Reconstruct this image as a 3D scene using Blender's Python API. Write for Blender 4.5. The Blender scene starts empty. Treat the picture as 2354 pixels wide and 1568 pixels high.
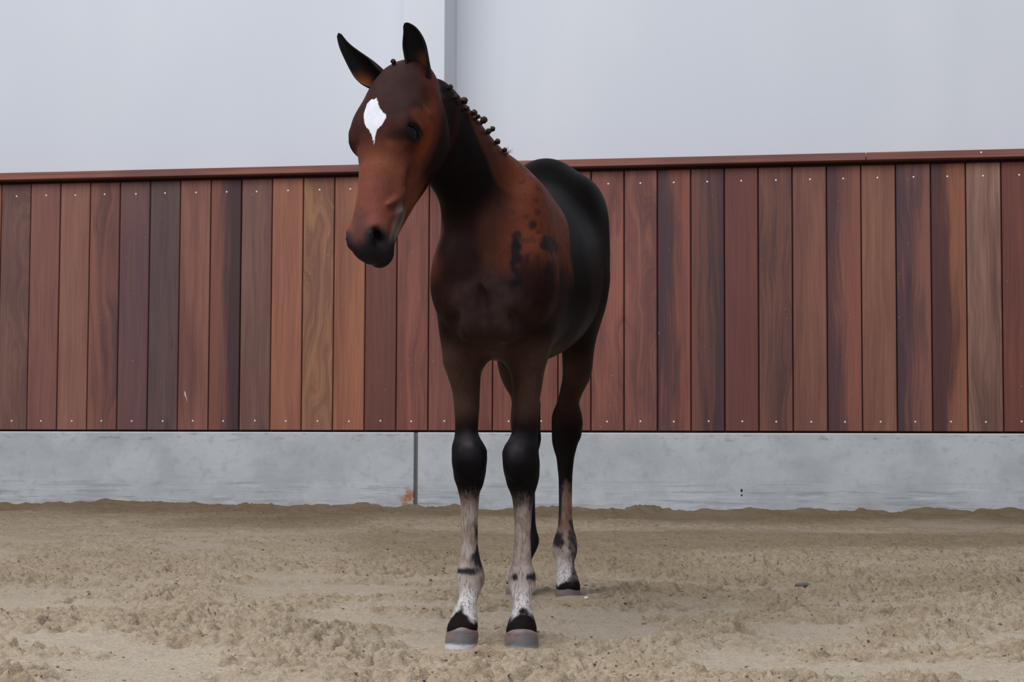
import bpy, bmesh, math, random
import numpy as np
from mathutils import Matrix, Vector

SC = bpy.context.scene
COL = SC.collection
PI = math.pi
random.seed(7)

# ------------------------------------------------------------------ camera
CAM_H = 0.40
PITCH, ROLL, FPX = 0.05969, 0.00387, 4200.0
W_, H_ = 2354.0, 1568.0
cp, sp, cr, sr = math.cos(PITCH), math.sin(PITCH), math.cos(ROLL), math.sin(ROLL)
CX = np.array([1.0, 0, 0]); CF = np.array([0, cp, sp]); CZ = np.array([0, -sp, cp])
E_R = cr * CX + sr * CZ
E_U = -sr * CX + cr * CZ
CAM = np.array([0, 0, CAM_H])
cd = bpy.data.cameras.new('camera'); cd.sensor_width = 36.0; cd.lens = FPX / W_ * 36.0
cd.clip_start = 0.05; cd.clip_end = 200
cam = bpy.data.objects.new('camera', cd); COL.objects.link(cam)
M = Matrix.Identity(4)
for i in range(3):
    M[i][0], M[i][1], M[i][2], M[i][3] = E_R[i], E_U[i], -CF[i], CAM[i]
cam.matrix_world = M
SC.camera = cam

# ------------------------------------------------------------------ light
SC.view_settings.view_transform = 'Standard'
SC.view_settings.look = 'None'
SC.view_settings.gamma = 1.0
SC.view_settings.use_curve_mapping = False
SC.view_settings.exposure = -0.20
wd = bpy.data.worlds.new('overcast_sky'); SC.world = wd; wd.use_nodes = True
wn = wd.node_tree.nodes; wl = wd.node_tree.links
bg = wn['Background']
bg.inputs[0].default_value = (0.80, 0.88, 1.0, 1); bg.inputs[1].default_value = 0.37
def area(name, loc, target, sx, sy, power, col):
    l = bpy.data.lights.new(name, 'AREA'); l.shape = 'RECTANGLE'; l.size = sx; l.size_y = sy
    l.energy = power; l.color = col
    o = bpy.data.objects.new(name, l); COL.objects.link(o); o.location = loc
    d = Vector(target) - Vector(loc); o.rotation_euler = d.to_track_quat('-Z', 'Y').to_euler()
    return o
area('roof_skylight', (-3.2, 1.5, 9.5), (0.3, 6.5, 0.8), 13.0, 8.0, 1640, (0.95, 0.975, 1.0))

# ------------------------------------------------------------------ helpers
def proj_dir(px, py):
    u, v = px - W_ / 2, py - H_ / 2
    return E_R * u - E_U * v + CF * FPX
def U(px, py, d):
    """world point seen at that photo position, d metres away along the ground"""
    r = proj_dir(px, py)
    return CAM + r * (d / r[1])
def project(P):
    q = P - CAM
    zc = q @ CF
    return np.stack([W_ / 2 + FPX * (q @ E_R) / zc, H_ / 2 - FPX * (q @ E_U) / zc, q[:, 1]], 1)

def lin(c):
    c = np.asarray(c, float) / 255.0
    return np.where(c <= 0.04045, c / 12.92, ((c + 0.055) / 1.055) ** 2.4)
def mesh_obj(name, V, F, mat=None, parent=None, smooth=False):
    me = bpy.data.meshes.new(name)
    me.from_pydata([tuple(map(float, v)) for v in V], [], [tuple(map(int, f)) for f in F])
    me.update()
    if smooth: me.polygons.foreach_set('use_smooth', [True] * len(me.polygons))
    o = bpy.data.objects.new(name, me); COL.objects.link(o)
    if mat: me.materials.append(mat)
    if parent: o.parent = parent
    return o
def bm_obj(name, bm, mat=None, parent=None, smooth=False):
    me = bpy.data.meshes.new(name); bm.to_mesh(me); bm.free()
    if smooth: me.polygons.foreach_set('use_smooth', [True] * len(me.polygons))
    o = bpy.data.objects.new(name, me); COL.objects.link(o)
    if mat: me.materials.append(mat)
    if parent: o.parent = parent
    return o
def big_mesh(name, V, quads, mat, parent=None):
    me = bpy.data.meshes.new(name)
    n, q = len(V), len(quads)
    me.vertices.add(n); me.vertices.foreach_set('co', np.ascontiguousarray(V, np.float32).ravel())
    me.loops.add(q * 4); me.loops.foreach_set('vertex_index', np.ascontiguousarray(quads, np.int32).ravel())
    me.polygons.add(q); me.polygons.foreach_set('loop_start', np.arange(q, dtype=np.int32) * 4)
    me.polygons.foreach_set('loop_total', np.full(q, 4, np.int32))
    me.polygons.foreach_set('use_smooth', np.ones(q, bool))
    me.update(calc_edges=True); me.validate()
    o = bpy.data.objects.new(name, me); COL.objects.link(o); me.materials.append(mat)
    if parent: o.parent = parent
    return o
def empty(name, loc=(0, 0, 0), rotz=0.0, parent=None):
    o = bpy.data.objects.new(name, None); COL.objects.link(o); o.location = loc; o.rotation_euler = (0, 0, rotz)
    o.empty_display_size = 0.1
    if parent: o.parent = parent
    return o
def tag(o, label=None, cat=None, group=None, kind=None):
    if label: o['label'] = label
    if cat: o['category'] = cat
    if group: o['group'] = group
    if kind: o['kind'] = kind
    return o

class NT:
    """small wrapper to write node trees"""
    def __init__(s, name):
        s.m = bpy.data.materials.new(name); s.m.use_nodes = True
        s.t = s.m.node_tree; s.b = s.t.nodes['Principled BSDF']
    def n(s, typ, **kw):
        nd = s.t.nodes.new(typ)
        for k, v in kw.items():
            if k == 'ins':
                for i, val in v.items():
                    if isinstance(val, bpy.types.NodeSocket): s.t.links.new(val, nd.inputs[i])
                    else: nd.inputs[i].default_value = val
            else: setattr(nd, k, v)
        return nd
    def link(s, a, b): s.t.links.new(a, b)
    def math(s, op, a, b=None, clamp=False):
        d = {0: a}
        if b is not None: d[1] = b
        nd = s.n('ShaderNodeMath', operation=op, ins=d); nd.use_clamp = clamp
        return nd.outputs[0]
    def mix(s, f, a, b, mode='MIX'):
        nd = s.n('ShaderNodeMix', data_type='RGBA', blend_type=mode)
        for i, val in ((0, f), (6, a), (7, b)):
            if isinstance(val, bpy.types.NodeSocket): s.t.links.new(val, nd.inputs[i])
            elif i == 0: nd.inputs[0].default_value = val
            else: nd.inputs[i].default_value = (*[float(x) for x in val][:3], 1.0)
        return nd.outputs[2]
    def ramp(s, fac, lo, hi):
        nd = s.n('ShaderNodeMapRange', ins={0: fac, 1: lo, 2: hi}); nd.interpolation_type = 'SMOOTHSTEP'; nd.clamp = True
        return nd.outputs[0]
    def noise(s, vec, scale, detail=2.0, rough=0.5, dist=0.0):
        return s.n('ShaderNodeTexNoise', ins={'Vector': vec, 'Scale': scale, 'Detail': detail, 'Roughness': rough, 'Distortion': dist}).outputs[0]
    def mapping(s, vec, scale, loc=None):
        d = {0: vec, 3: scale}
        if loc is not None: d[1] = loc
        return s.n('ShaderNodeMapping', ins=d).outputs[0]
    def bump(s, h, strength, dist):
        nd = s.n('ShaderNodeBump', ins={'Height': h, 'Strength': strength, 'Distance': dist})
        s.link(nd.outputs[0], s.b.inputs['Normal'])
    def set(s, **kw):
        for k, v in kw.items():
            i = s.b.inputs[k.replace('_', ' ')]
            if isinstance(v, bpy.types.NodeSocket): s.link(v, i)
            else: i.default_value = v if not isinstance(v, (tuple, list, np.ndarray)) else (*[float(x) for x in v][:3], 1.0)
def plain(name, rgb, rough=0.6, metal=0.0, spec=0.5):
    t = NT(name); t.set(Base_Color=lin(rgb), Roughness=rough, Metallic=metal, Specular_IOR_Level=spec)
    return t.m

# numpy value noise -----------------------------------------------------
def hash2(ix, iy, seed):
    h = (ix.astype(np.int64) * 374761393 + iy.astype(np.int64) * 668265263 + seed * 974634777) & 0xFFFFFFFF
    h = ((h ^ (h >> 13)) * 1274126177) & 0xFFFFFFFF
    return ((h ^ (h >> 16)) & 0xFFFFFF) / float(0xFFFFFF)
def vnoise(x, y, seed=0):
    ix, iy = np.floor(x), np.floor(y)
    fx, fy = x - ix, y - iy
    fx = fx * fx * fx * (fx * (fx * 6 - 15) + 10); fy = fy * fy * fy * (fy * (fy * 6 - 15) + 10)
    a = hash2(ix, iy, seed); b = hash2(ix + 1, iy, seed); c = hash2(ix, iy + 1, seed); d = hash2(ix + 1, iy + 1, seed)
    return (a + (b - a) * fx) + ((c + (d - c) * fx) - (a + (b - a) * fx)) * fy
def noise3(P, s, seed=0):
    x, y, z = P[:, 0] * s, P[:, 1] * s, P[:, 2] * s
    iz = np.floor(z); fz = z - iz; fz = fz * fz * (3 - 2 * fz)
    return vnoise(x + iz * 57.31, y + iz * 31.7, seed) * (1 - fz) + vnoise(x + (iz + 1) * 57.31, y + (iz + 1) * 31.7, seed) * fz
def sstep(x, a, b):
    t = np.clip((x - a) / (b - a), 0, 1); return t * t * (3 - 2 * t)

#@@SETTING
# ================================================================== setting
D_, YAW = 11.3, -0.173606
ZP, ZC = CAM_H + 0.10849, CAM_H + 1.78055          # top of the concrete, top of the cap rail
X0, PW = -3.36771, 0.20359
wall = empty('wall_back', (0, D_, 0), YAW); tag(wall, 'white arena wall with a red hardwood kick board over a grey concrete plinth', kind='structure')
def s_at(px, py, n=0.0):
    """distance along the back wall of a photo position, on a plane n behind the wall line"""
    r = proj_dir(px, py); c, s = math.cos(YAW), math.sin(YAW)
    t = (D_ * c + n) / (r[1] * c - r[0] * s)
    p = CAM + r * t
    return p[0] * c + (p[1] - D_) * s, p[2]
def slab(s0, s1, n0, n1, z0, z1, bev=0.0, seg=1):
    bm = bmesh.new()
    bmesh.ops.create_cube(bm, size=1.0)
    for v in bm.verts:
        v.co = Vector(((s0 + s1) / 2 + v.co.x * (s1 - s0), (n0 + n1) / 2 + v.co.y * (n1 - n0), (z0 + z1) / 2 + v.co.z * (z1 - z0)))
    if bev > 0: bmesh.ops.bevel(bm, geom=bm.edges[:], offset=bev, segments=seg, affect='EDGES', profile=0.5)
    return bm

# white cladding
t = NT('white_cladding')
tc = t.n('ShaderNodeTexCoord').outputs['Object']
nz = t.noise(t.mapping(tc, (0.9, 0.9, 0.25)), 1.6, 3, 0.5)
big = t.noise(tc, 0.5, 2, 0.5)
c0 = t.mix(t.ramp(nz, 0.35, 0.7), lin((219, 222, 229)), lin((225, 227, 233)))
c0 = t.mix(t.ramp(big, 0.4, 0.65), c0, lin((217, 221, 229)))
sp1 = t.noise(tc, 26, 2, 0.6)
c0 = t.mix(t.math('MULTIPLY', t.ramp(sp1, 0.76, 0.80), 0.14), c0, lin((120, 122, 125)))
t.set(Base_Color=c0, Roughness=0.75, Specular_IOR_Level=0.2)
white = t.m
colL, _ = s_at(925, 150, -.30); colR, _ = s_at(1022, 150, -.30)
def cladding(s0, s1, name):
    # sheet with very shallow vertical ribs
    xs = [s0]; 
    V = []; F = []
    n = max(2, int(round((s1 - s0) / 0.25)))
    prof = []
    for i in range(n):
        a = s0 + (s1 - s0) * i / n; b = s0 + (s1 - s0) * (i + 1) / n
        prof += [(a, 0.0), (a + 0.004, 0.00015), (b - 0.004, 0.00015)]
    prof.append((s1, 0.0))
    for (x, y) in prof: V += [(x, 0.06 - y, ZC - 0.4), (x, 0.06 - y, 6.5)]
    k = len(V)
    for (x, y) in prof: V += [(x, 0.11, ZC - 0.4), (x, 0.11, 6.5)]
    for i in range(len(prof) - 1):
        a = 2 * i; F.append((a, a + 2, a + 3, a + 1)); F.append((k + a, k + a + 1, k + a + 3, k + a + 2))
        F.append((a + 1, a + 3, k + a + 3, k + a + 1)); F.append((a, k + a, k + a + 2, a + 2))
    e = 2 * (len(prof) - 1)
    F.append((0, 1, k + 1, k)); F.append((e, k + e, k + e + 1, e + 1))
    return mesh_obj(name, V, F, white, wall)
cladding(-9.0, colL + 0.02, 'cladding_panel')
cladding(colR - 0.02, 8.5, 'cladding_panel')
bm = slab(colL, colR, -0.30, 0.11, ZC + 0.001, 6.5, 0.004)
o = bm_obj('wall_pilaster', bm, white, wall)

# planks ------------------------------------------------------------------
t = NT('hardwood_plank')
oc = t.n('ShaderNodeTexCoord').outputs['Object']
def oattr(nm): return t.n('ShaderNodeAttribute', attribute_type='OBJECT', attribute_name=nm)
ta, tb, pr = oattr('tone_light'), oattr('tone_dark'), oattr('grain')   # grain: side, swirl, seed
seed = oattr('grain_seed').outputs['Fac']
sep = t.n('ShaderNodeSeparateXYZ', ins={0: pr.outputs['Vector']})
side, swirl, contrast = sep.outputs[0], sep.outputs[1], sep.outputs[2]
off = t.n('ShaderNodeCombineXYZ', ins={0: t.math('MULTIPLY', seed, 7.3), 1: seed, 2: t.math('MULTIPLY', seed, 3.1)}).outputs[0]
pos = t.n('ShaderNodeVectorMath', operation='ADD', ins={0: oc, 1: off}).outputs[0]
sx = t.n('ShaderNodeSeparateXYZ', ins={0: oc}); px_ = sx.outputs[0]; pz_ = sx.outputs[2]
# warp for cathedral figure
wv = t.noise(t.mapping(pos, (3.0, 1, 0.8)), 1.6, 2, 0.5)
warp = t.math('MULTIPLY', t.math('SUBTRACT', wv, 0.5), t.math('MULTIPLY', swirl, 0.30))
gx = t.math('ADD', px_, warp)
gv = t.n('ShaderNodeCombineXYZ', ins={0: t.math('ADD', gx, t.math('MULTIPLY', seed, 3.7)), 1: seed, 2: t.math('MULTIPLY', pz_, 0.03)}).outputs[0]
g1 = t.noise(gv, 26, 4, 0.65)
g2 = t.noise(gv, 90, 3, 0.65)
fine = t.noise(t.mapping(pos, (1, 1, 0.012)), 170, 3, 0.65)
broad = t.noise(t.mapping(pos, (1, 1, 0.22)), 6.0, 2, 0.5)
sidev = t.math('MULTIPLY', t.math('DIVIDE', t.math('ADD', px_, t.math('MULTIPLY', t.math('SUBTRACT', broad, 0.5), 0.10)), 0.1), side)
f = t.math('ADD', t.math('MULTIPLY', g1, 0.62), t.math('MULTIPLY', g2, 0.22))
f = t.math('ADD', f, t.math('MULTIPLY', broad, 0.42))
f = t.math('ADD', f, t.math('MULTIPLY', sidev, 0.20))
f = t.math('ADD', t.math('MULTIPLY', t.math('SUBTRACT', f, 0.63), t.math('ADD', 1.0, contrast)), 0.5)
base = t.mix(t.ramp(f, 0.22, 0.78), tb.outputs['Color'], ta.outputs['Color'])
base = t.mix(t.math('MULTIPLY', t.ramp(fine, 0.38, 0.62), 0.34), base, t.mix(1.0, base, (0.62, 0.56, 0.54), 'MULTIPLY'))
org = t.noise(t.mapping(pos, (1, 1, 0.08)), 15, 2, 0.5)
base = t.mix(t.math('MULTIPLY', t.ramp(org, 0.58, 0.78), 0.55), base, t.mix(1.0, base, (1.25, 1.10, 1.0), 'MULTIPLY'))
kn = t.noise(t.mapping(pos, (1, 1, 0.4)), 7.5, 1, 0.4)
base = t.mix(t.math('MULTIPLY', t.ramp(kn, 0.72, 0.80), 0.40), base, t.mix(1.0, base, (0.5, 0.5, 0.55), 'MULTIPLY'))
spk = t.noise(pos, 60, 1, 0.4)
base = t.mix(t.math('MULTIPLY', t.ramp(spk, 0.79, 0.82), 0.35), base, lin((190, 175, 170)))
t.set(Base_Color=base, Roughness=0.55, Specular_IOR_Level=0.28)
t.bump(t.math('ADD', g2, fine), 0.12, 0.002)
plank_mat = t.m
steel = plain('screw_steel', (235, 235, 238), 0.35, 0.3)
dark_gap = plain('dark_batten', (74, 38, 32), 0.9)
# light tone, dark tone, side (+ dark at left / - dark at right), swirl, contrast
PL = [
 ((152, 98, 78), (118, 72, 60), 0, .3, .2), ((124, 90, 80), (98, 70, 68), 0, 1.6, .5), ((138, 94, 84), (115, 74, 70), 0, .4, .1),
 ((146, 104, 90), (124, 82, 72), 0, .3, 0), ((134, 88, 76), (92, 62, 62), -.6, 1.0, .4), ((112, 80, 76), (92, 66, 72), -.2, .4, 0),
 ((104, 80, 74), (82, 64, 66), 0, .6, 0), ((140, 94, 82), (108, 70, 64), .3, .5, .2), ((122, 78, 68), (70, 50, 54), -1.6, .5, .5),
 ((124, 90, 80), (100, 70, 66), 0, .6, .1), ((156, 104, 82), (128, 80, 68), 0, .4, .1), ((150, 108, 82), (116, 78, 64), 0, 2.2, .5),
 ((158, 104, 80), (122, 76, 64), .2, .3, .2), ((112, 70, 62), (96, 58, 54), 0, .3, 0), ((140, 86, 74), (102, 62, 58), 0, .6, .3),
 ((134, 84, 74), (104, 64, 60), 0, .4, .2), ((130, 78, 68), (100, 60, 56), 0, .5, .2), ((140, 86, 74), (110, 68, 60), 0, .4, .2),
 ((136, 84, 72), (106, 64, 58), 0, .4, .2), ((138, 84, 72), (108, 66, 60), 0, .4, .2), ((142, 88, 76), (104, 64, 60), 0, 1.1, .4),
 ((142, 90, 78), (100, 64, 62), 0, 1.6, .4), ((134, 80, 68), (76, 54, 58), 1.3, .3, .4), ((112, 72, 64), (70, 50, 54), -.8, .5, .5),
 ((116, 70, 64), (98, 58, 56), 0, .2, -.2), ((122, 80, 68), (80, 56, 56), -.2, .8, .5), ((134, 90, 76), (106, 68, 60), .2, .5, .3),
 ((130, 82, 70), (82, 56, 60), 1.2, .5, .4), ((140, 96, 78), (112, 72, 62), .1, .4, .2), ((130, 84, 74), (78, 56, 62), 1.0, .6, .5),
 ((138, 88, 68), (82, 52, 52), 1.5, .4, .4), ((148, 112, 98), (102, 72, 64), 0, .5, .5), ((122, 72, 62), (98, 58, 54), .2, .4, .2),
 ((130, 80, 68), (100, 62, 58), 0, .4, .2)]
WOOD_K = 1.18
plank_me = None
def screw_mesh():
    bm = bmesh.new()
    bmesh.ops.create_uvsphere(bm, u_segments=10, v_segments=6, radius=0.0062)
    for v in bm.verts: v.co = Vector((v.co.x, v.co.y * 0.35, v.co.z))
    me = bpy.data.meshes.new('screw'); bm.to_mesh(me); bm.free(); me.materials.append(steel)
    me.polygons.foreach_set('use_smooth', [True] * len(me.polygons))
    return me
scr = screw_mesh()
rng = np.random.default_rng(3)
PT = ZC - 0.066
PB = ZP + 0.012
me_cache = []
for v in range(4):
    bm = slab(-PW / 2 + 0.0032, PW / 2 - 0.0032, -0.016, 0.016, -(PT - PB) / 2, (PT - PB) / 2, [0.0035, 0.0045, 0.003, 0.004][v], 1)
    me = bpy.data.meshes.new('plank'); bm.to_mesh(me); bm.free(); me.materials.append(plank_mat); me_cache.append(me)
for i in range(-28, 58):
    k = i                       # plank between joints k-1 and k
    cx = X0 + PW * (k - 0.5)
    o = bpy.data.objects.new('plank', me_cache[int(rng.integers(4))]); COL.objects.link(o); o.parent = wall
    o.location = (cx, -0.045 + rng.uniform(-0.0025, 0.0025), (PT + PB) / 2)
    la, da, sd, sw, ct = PL[min(max(i, 0), len(PL) - 1)] if 0 <= i < len(PL) else PL[int(rng.integers(len(PL)))]
    o['tone_light'] = [float(x) * WOOD_K for x in lin(la)]; o['tone_dark'] = [float(x) * WOOD_K for x in lin(da)]
    o['grain'] = [float(sd), float(sw), float(ct)]; o['grain_seed'] = float(rng.uniform(0, 9))
    for zz in (PT - PB) / 2 - 0.080, -(PT - PB) / 2 + 0.056:
        s = bpy.data.objects.new('screw', scr); COL.objects.link(s); s.parent = o
        s.location = (rng.uniform(-0.004, 0.006), -0.0165, zz + rng.uniform(-0.002, 0.002))
    if i == 7:
        sv, zv = s_at(435, 912)
        V = [(-0.010, 0, 0.034), (-0.004, 0, 0.030), (0.004, 0, -0.004), (0.013, 0, -0.036), (0.002, 0, -0.012), (-0.010, 0, 0.012)]
        V = [(a, -0.0168 - 0.0006 * j, b) for j in (0, 1) for a, _, b in V]
        F = [tuple(range(11, 5, -1)), tuple(range(6))] + [(j, (j + 1) % 6, 6 + (j + 1) % 6, 6 + j) for j in range(6)]
        c = mesh_obj('splinter_scar', V, F, plain('raw_wood', (205, 200, 196), 0.8), o)
        c.location = (sv - cx, 0, zv - o.location.z); c['label'] = 'pale splintered scar in the plank'
# cap rail in two lengths, batten behind the planks
t = NT('cap_rail_wood')
oc = t.n('ShaderNodeTexCoord').outputs['Object']
g = t.noise(t.mapping(oc, (0.02, 1, 1)), 70, 3, 0.6); b2 = t.noise(t.mapping(oc, (0.5, 1, 1)), 3.0, 2, 0.5)
c0 = t.mix(t.ramp(g, 0.35, 0.65), lin((116, 74, 65)) * WOOD_K, lin((138, 90, 78)) * WOOD_K)
c0 = t.mix(t.ramp(b2, 0.45, 0.65), c0, lin((110, 72, 68)) * WOOD_K)
t.set(Base_Color=c0, Roughness=0.5, Specular_IOR_Level=0.3); t.bump(g, 0.1, 0.002)
cap_mat = t.m
sj, _ = s_at(1990, 372)
for a, b in ((-9.0, sj - 0.0015), (sj + 0.0015, 8.5)):
    bm_obj('cap_rail', slab(a, b, -0.125, 0.05, ZC - 0.046, ZC, 0.003), cap_mat, wall)
sr_, _ = s_at(2252, 358)
s = bpy.data.objects.new('screw', scr); COL.objects.link(s); s.parent = wall; s.location = (sr_, -0.1255, ZC - 0.017)
bm_obj('batten', slab(-9.0, 8.5, -0.028, -0.002, ZP - 0.0, ZC - 0.041), dark_gap, wall)

# concrete plinth -----------------------------------------------------------
t = NT('plinth_concrete')
oc = t.n('ShaderNodeTexCoord').outputs['Object']
sep = t.n('ShaderNodeSeparateXYZ', ins={0: oc}); ox, oz = sep.outputs[0], sep.outputs[2]
a1 = t.noise(t.mapping(oc, (1, 1, 1.2)), 3.0, 4, 0.6); a2 = t.noise(oc, 14, 4, 0.65)
c0 = t.mix(t.ramp(a1, 0.3, 0.7), lin((180, 184, 189)), lin((199, 202, 206)))
c0 = t.mix(t.math('MULTIPLY', t.ramp(a2, 0.50, 0.70), 0.5), c0, lin((166, 170, 173)))
# form-board streaks low down
st = t.noise(t.mapping(oc, (0.06, 1, 1.0)), 46, 3, 0.6)
low = t.ramp(oz, 0.26, 0.14)
c0 = t.mix(t.math('MULTIPLY', t.math('MULTIPLY', t.ramp(st, 0.52, 0.68), low), 0.55), c0, lin((140, 145, 154)))
st2 = t.noise(t.mapping(oc, (0.10, 1, 1.0), (3, 0, 5)), 30, 2, 0.6)
c0 = t.mix(t.math('MULTIPLY', t.math('MULTIPLY', t.ramp(st2, 0.60, 0.70), low), 0.5), c0, lin((216, 220, 226)))
# dirt along the top edge
dt = t.noise(t.mapping(oc, (0.5, 1, 2)), 22, 3, 0.7)
tope = t.ramp(oz, ZP - 0.075, ZP - 0.03)
c0 = t.mix(t.math('MULTIPLY', t.math('MULTIPLY', t.ramp(dt, 0.56, 0.70), tope), 0.55), c0, lin((120, 120, 116)))
c0 = t.mix(t.math('MULTIPLY', t.ramp(oz, ZP - 0.012, ZP - 0.004), 0.6), c0, lin((214, 216, 212)))
# rust by the joint and faint damp foot
jx, _ = s_at(957, 1090)
rd = t.math('MULTIPLY', t.ramp(ox, jx - 0.13, jx - 0.03), t.ramp(ox, jx + 0.05, jx + 0.0))
rn = t.noise(oc, 24, 3, 0.6)
rz = t.math('MULTIPLY', t.ramp(oz, 0.20, 0.11), t.ramp(rn, 0.42, 0.56))
c0 = t.mix(t.math('MULTIPLY', t.math('MULTIPLY', rd, rz), 0.95), c0, lin((172, 104, 66)))
rz2 = t.math('MULTIPLY', t.ramp(oz, 0.24, 0.16), t.ramp(rn, 0.40, 0.32))
c0 = t.mix(t.math('MULTIPLY', t.math('MULTIPLY', rd, rz2), 0.8), c0, lin((214, 205, 200)))
ft = t.noise(t.mapping(oc, (0.35, 1, 1.5)), 11, 3, 0.6)
c0 = t.mix(t.math('MULTIPLY', t.math('MULTIPLY', t.ramp(oz, 0.13, 0.05), t.ramp(ft, 0.42, 0.62)), 0.45), c0, lin((158, 144, 132)))
t.set(Base_Color=c0, Roughness=0.8, Specular_IOR_Level=0.25)
t.bump(t.math('ADD', a2, t.math('MULTIPLY', t.math('MULTIPLY', st, low), 1.2)), 0.35, 0.006)
conc = t.m
jr, _ = s_at(966, 1090)
bm_obj('concrete_plinth', slab(-9.0, jx, -0.075, 0.10, -0.25, ZP, 0.005, 2), conc, wall)
bm_obj('concrete_plinth', slab(jr, 8.5, -0.075, 0.10, -0.25, ZP, 0.005, 2), conc, wall)
o = bm_obj('joint_post', slab(jx - 0.02, jr + 0.02, -0.045, 0.09, -0.25, ZP - 0.004), plain('weathered_steel', (118, 114, 112), 0.7), wall)
o['label'] = 'grey steel post in the joint between the plinths'
sv, zv = s_at(1706, 1130)
V = []; F = []
for (dx, dz, r) in ((0, 0.008, 0.010), (0.001, -0.020, 0.007)):
    b0 = len(V)
    for q in range(8):
        a = q * PI / 4; V.append((dx + r * 0.75 * math.cos(a), -0.0765, dz + r * math.sin(a)))
    V.append((dx, -0.082, dz))
    for q in range(8): F.append((b0 + q, b0 + (q + 1) % 8, b0 + 8))
o = mesh_obj('chip_mark', V, F, plain('dark_chip', (60, 60, 66), 0.9), wall, True); o.location = (sv, 0, zv)

# sand --------------------------------------------------------------------
FEET = [U(1062, 1482, 3.87), U(1200, 1486, 3.87), U(1307, 1378, 4.78), U(1190, 1368, 4.86)]
def wall_y(x): return D_ + math.tan(YAW) * x
def sand_h(x, y):
    dw = (wall_y(0) + math.tan(YAW) * x - y) * math.cos(YAW)        # distance from the wall line
    big = vnoise(x * 0.9, y * 0.7, 1) - 0.5
    h = 0.022 * big
    h += 0.016 * (vnoise(x * 3.1 + 3, y * 3.4, 2) - 0.5)
    rough = sstep(vnoise(x * 1.5 + 9, y * 2.4 + 4, 3) * 0.45 + vnoise(x * 4.6, y * 7.4, 4) * 0.55, 0.29, 0.50)
    wx = x + 0.02 * (vnoise(x * 14, y * 14, 21) - 0.5); wy = y + 0.02 * (vnoise(x * 14 + 40, y * 14, 22) - 0.5)
    r1 = 1 - np.abs(2 * vnoise(wx * 5, wy * 8, 5) - 1)
    r2 = 1 - np.abs(2 * vnoise(wx * 14, wy * 22, 6) - 1)
    r3 = vnoise(wx * 40, wy * 52, 7)
    r4 = vnoise(wx * 105, wy * 105, 8)
    c = sstep(vnoise(wx * 36, wy * 36, 9), 0.56, 0.72)
    c2 = sstep(vnoise(wx * 70, wy * 70, 10), 0.60, 0.76)
    pit = sstep(vnoise(wx * 21 + 5, wy * 30, 11), 0.70, 0.84)
    fine_ = 0.25 + 0.75 * sstep(y, 9.0, 5.0)
    amp = 0.45 + 0.75 * vnoise(x * 4.4 + 20, y * 4.9, 14)
    h += rough * amp * (0.010 * r1 * r1 + 0.010 * r2 * r2 + fine_ * (0.013 * (r3 - 0.5) + 0.014 * (r4 - .5) + 0.013 * c2 - 0.026 * pit) + 0.007 * c * (.4 + .6 * fine_))
    h += (1 - rough) * (0.0030 * (r3 - 0.5) + 0.0016 * (r4 - .5) + .002 * c2)
    # loose bank along the wall
    bank = np.exp(-(dw / 0.42) ** 2) * (0.022 + 0.030 * vnoise(x * 1.2, y * 0, 12)) * sstep(-dw, -3, -0.0)
    h += bank * (0.6 + 0.9 * vnoise(wx * 12, wy * 12, 13)) - 0.03 * 0 
    # level the ground under the hooves
    for p in FEET:
        d = np.hypot((x - p[0]), (y - p[1]))
        w = np.exp(-(np.hypot(x - p[0], (y - p[1] + .07) * .55) / 0.115) ** 4)
        rim = np.exp(-((d - 0.062) / 0.022) ** 2)
        h = h * (1 - w) + w * (p[2] - .002 + 0.004 * (r3 - 0.5)) + 0.0035 * rim * (0.5 + r3)
        w2 = np.exp(-(d / 0.45) ** 2) * (1 - w); h = h + w2 * p[2] * 0.8
    return h, rough, dw
ys = []
y = 1.6
while y < 13.0:
    ys.append(y); y += 0.0042 * max(1.0, y / 3.6) ** 1.15 if y > 2.9 else 0.02
ys = np.array(ys)
xs = np.concatenate([np.arange(-9.0, -2.0, 0.03), np.arange(-2.0, 2.0, 0.0065), np.arange(2.0, 8.6, 0.03)])
XX, YY = np.meshgrid(xs, ys)
keep_h, rough_, dw_ = sand_h(XX.ravel(), YY.ravel())
nx, ny = len(xs), len(ys)
idx = np.arange(nx * ny).reshape(ny, nx)
quads = np.stack([idx[:-1, :-1], idx[:-1, 1:], idx[1:, 1:], idx[1:, :-1]], -1).reshape(-1, 4)
ok = (dw_[quads[:, 0]] > -0.06)
quads = quads[ok]
V = np.stack([XX.ravel(), YY.ravel(), keep_h], 1)
used = np.unique(quads); remap = np.full(nx * ny, -1); remap[used] = np.arange(len(used))
V = V[used]; quads = remap[quads]; rough_ = rough_[used]; dw_ = dw_[used]
t = NT('arena_sand')
oc = t.n('ShaderNodeTexCoord').outputs['Object']
ra = t.n('ShaderNodeAttribute', attribute_name='loose').outputs['Fac']
dm = t.n('ShaderNodeAttribute', attribute_name='damp_falloff').outputs['Fac']
n1 = t.noise(oc, 1.3, 3, 0.6); n2 = t.noise(oc, 9, 4, 0.65); n3 = t.noise(oc, 120, 3, 0.7); n4 = t.noise(oc, 420, 2, 0.6)
n5 = t.noise(t.mapping(oc, (1, 1, 1)), 46, 3, 0.65)
c0 = t.mix(t.ramp(n1, 0.35, 0.65), lin((182, 164, 142)), lin((174, 157, 136)))
c0 = t.mix(t.ramp(n2, 0.40, 0.70), c0, lin((164, 145, 121)))
c0 = t.mix(t.math('MULTIPLY', t.math('SUBTRACT', 1.0, ra), 0.6), c0, lin((184, 171, 156)))
c0 = t.mix(t.math('MULTIPLY', t.ramp(n3, 0.35, 0.65), 0.35), c0, lin((128, 112, 94)))
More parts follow.
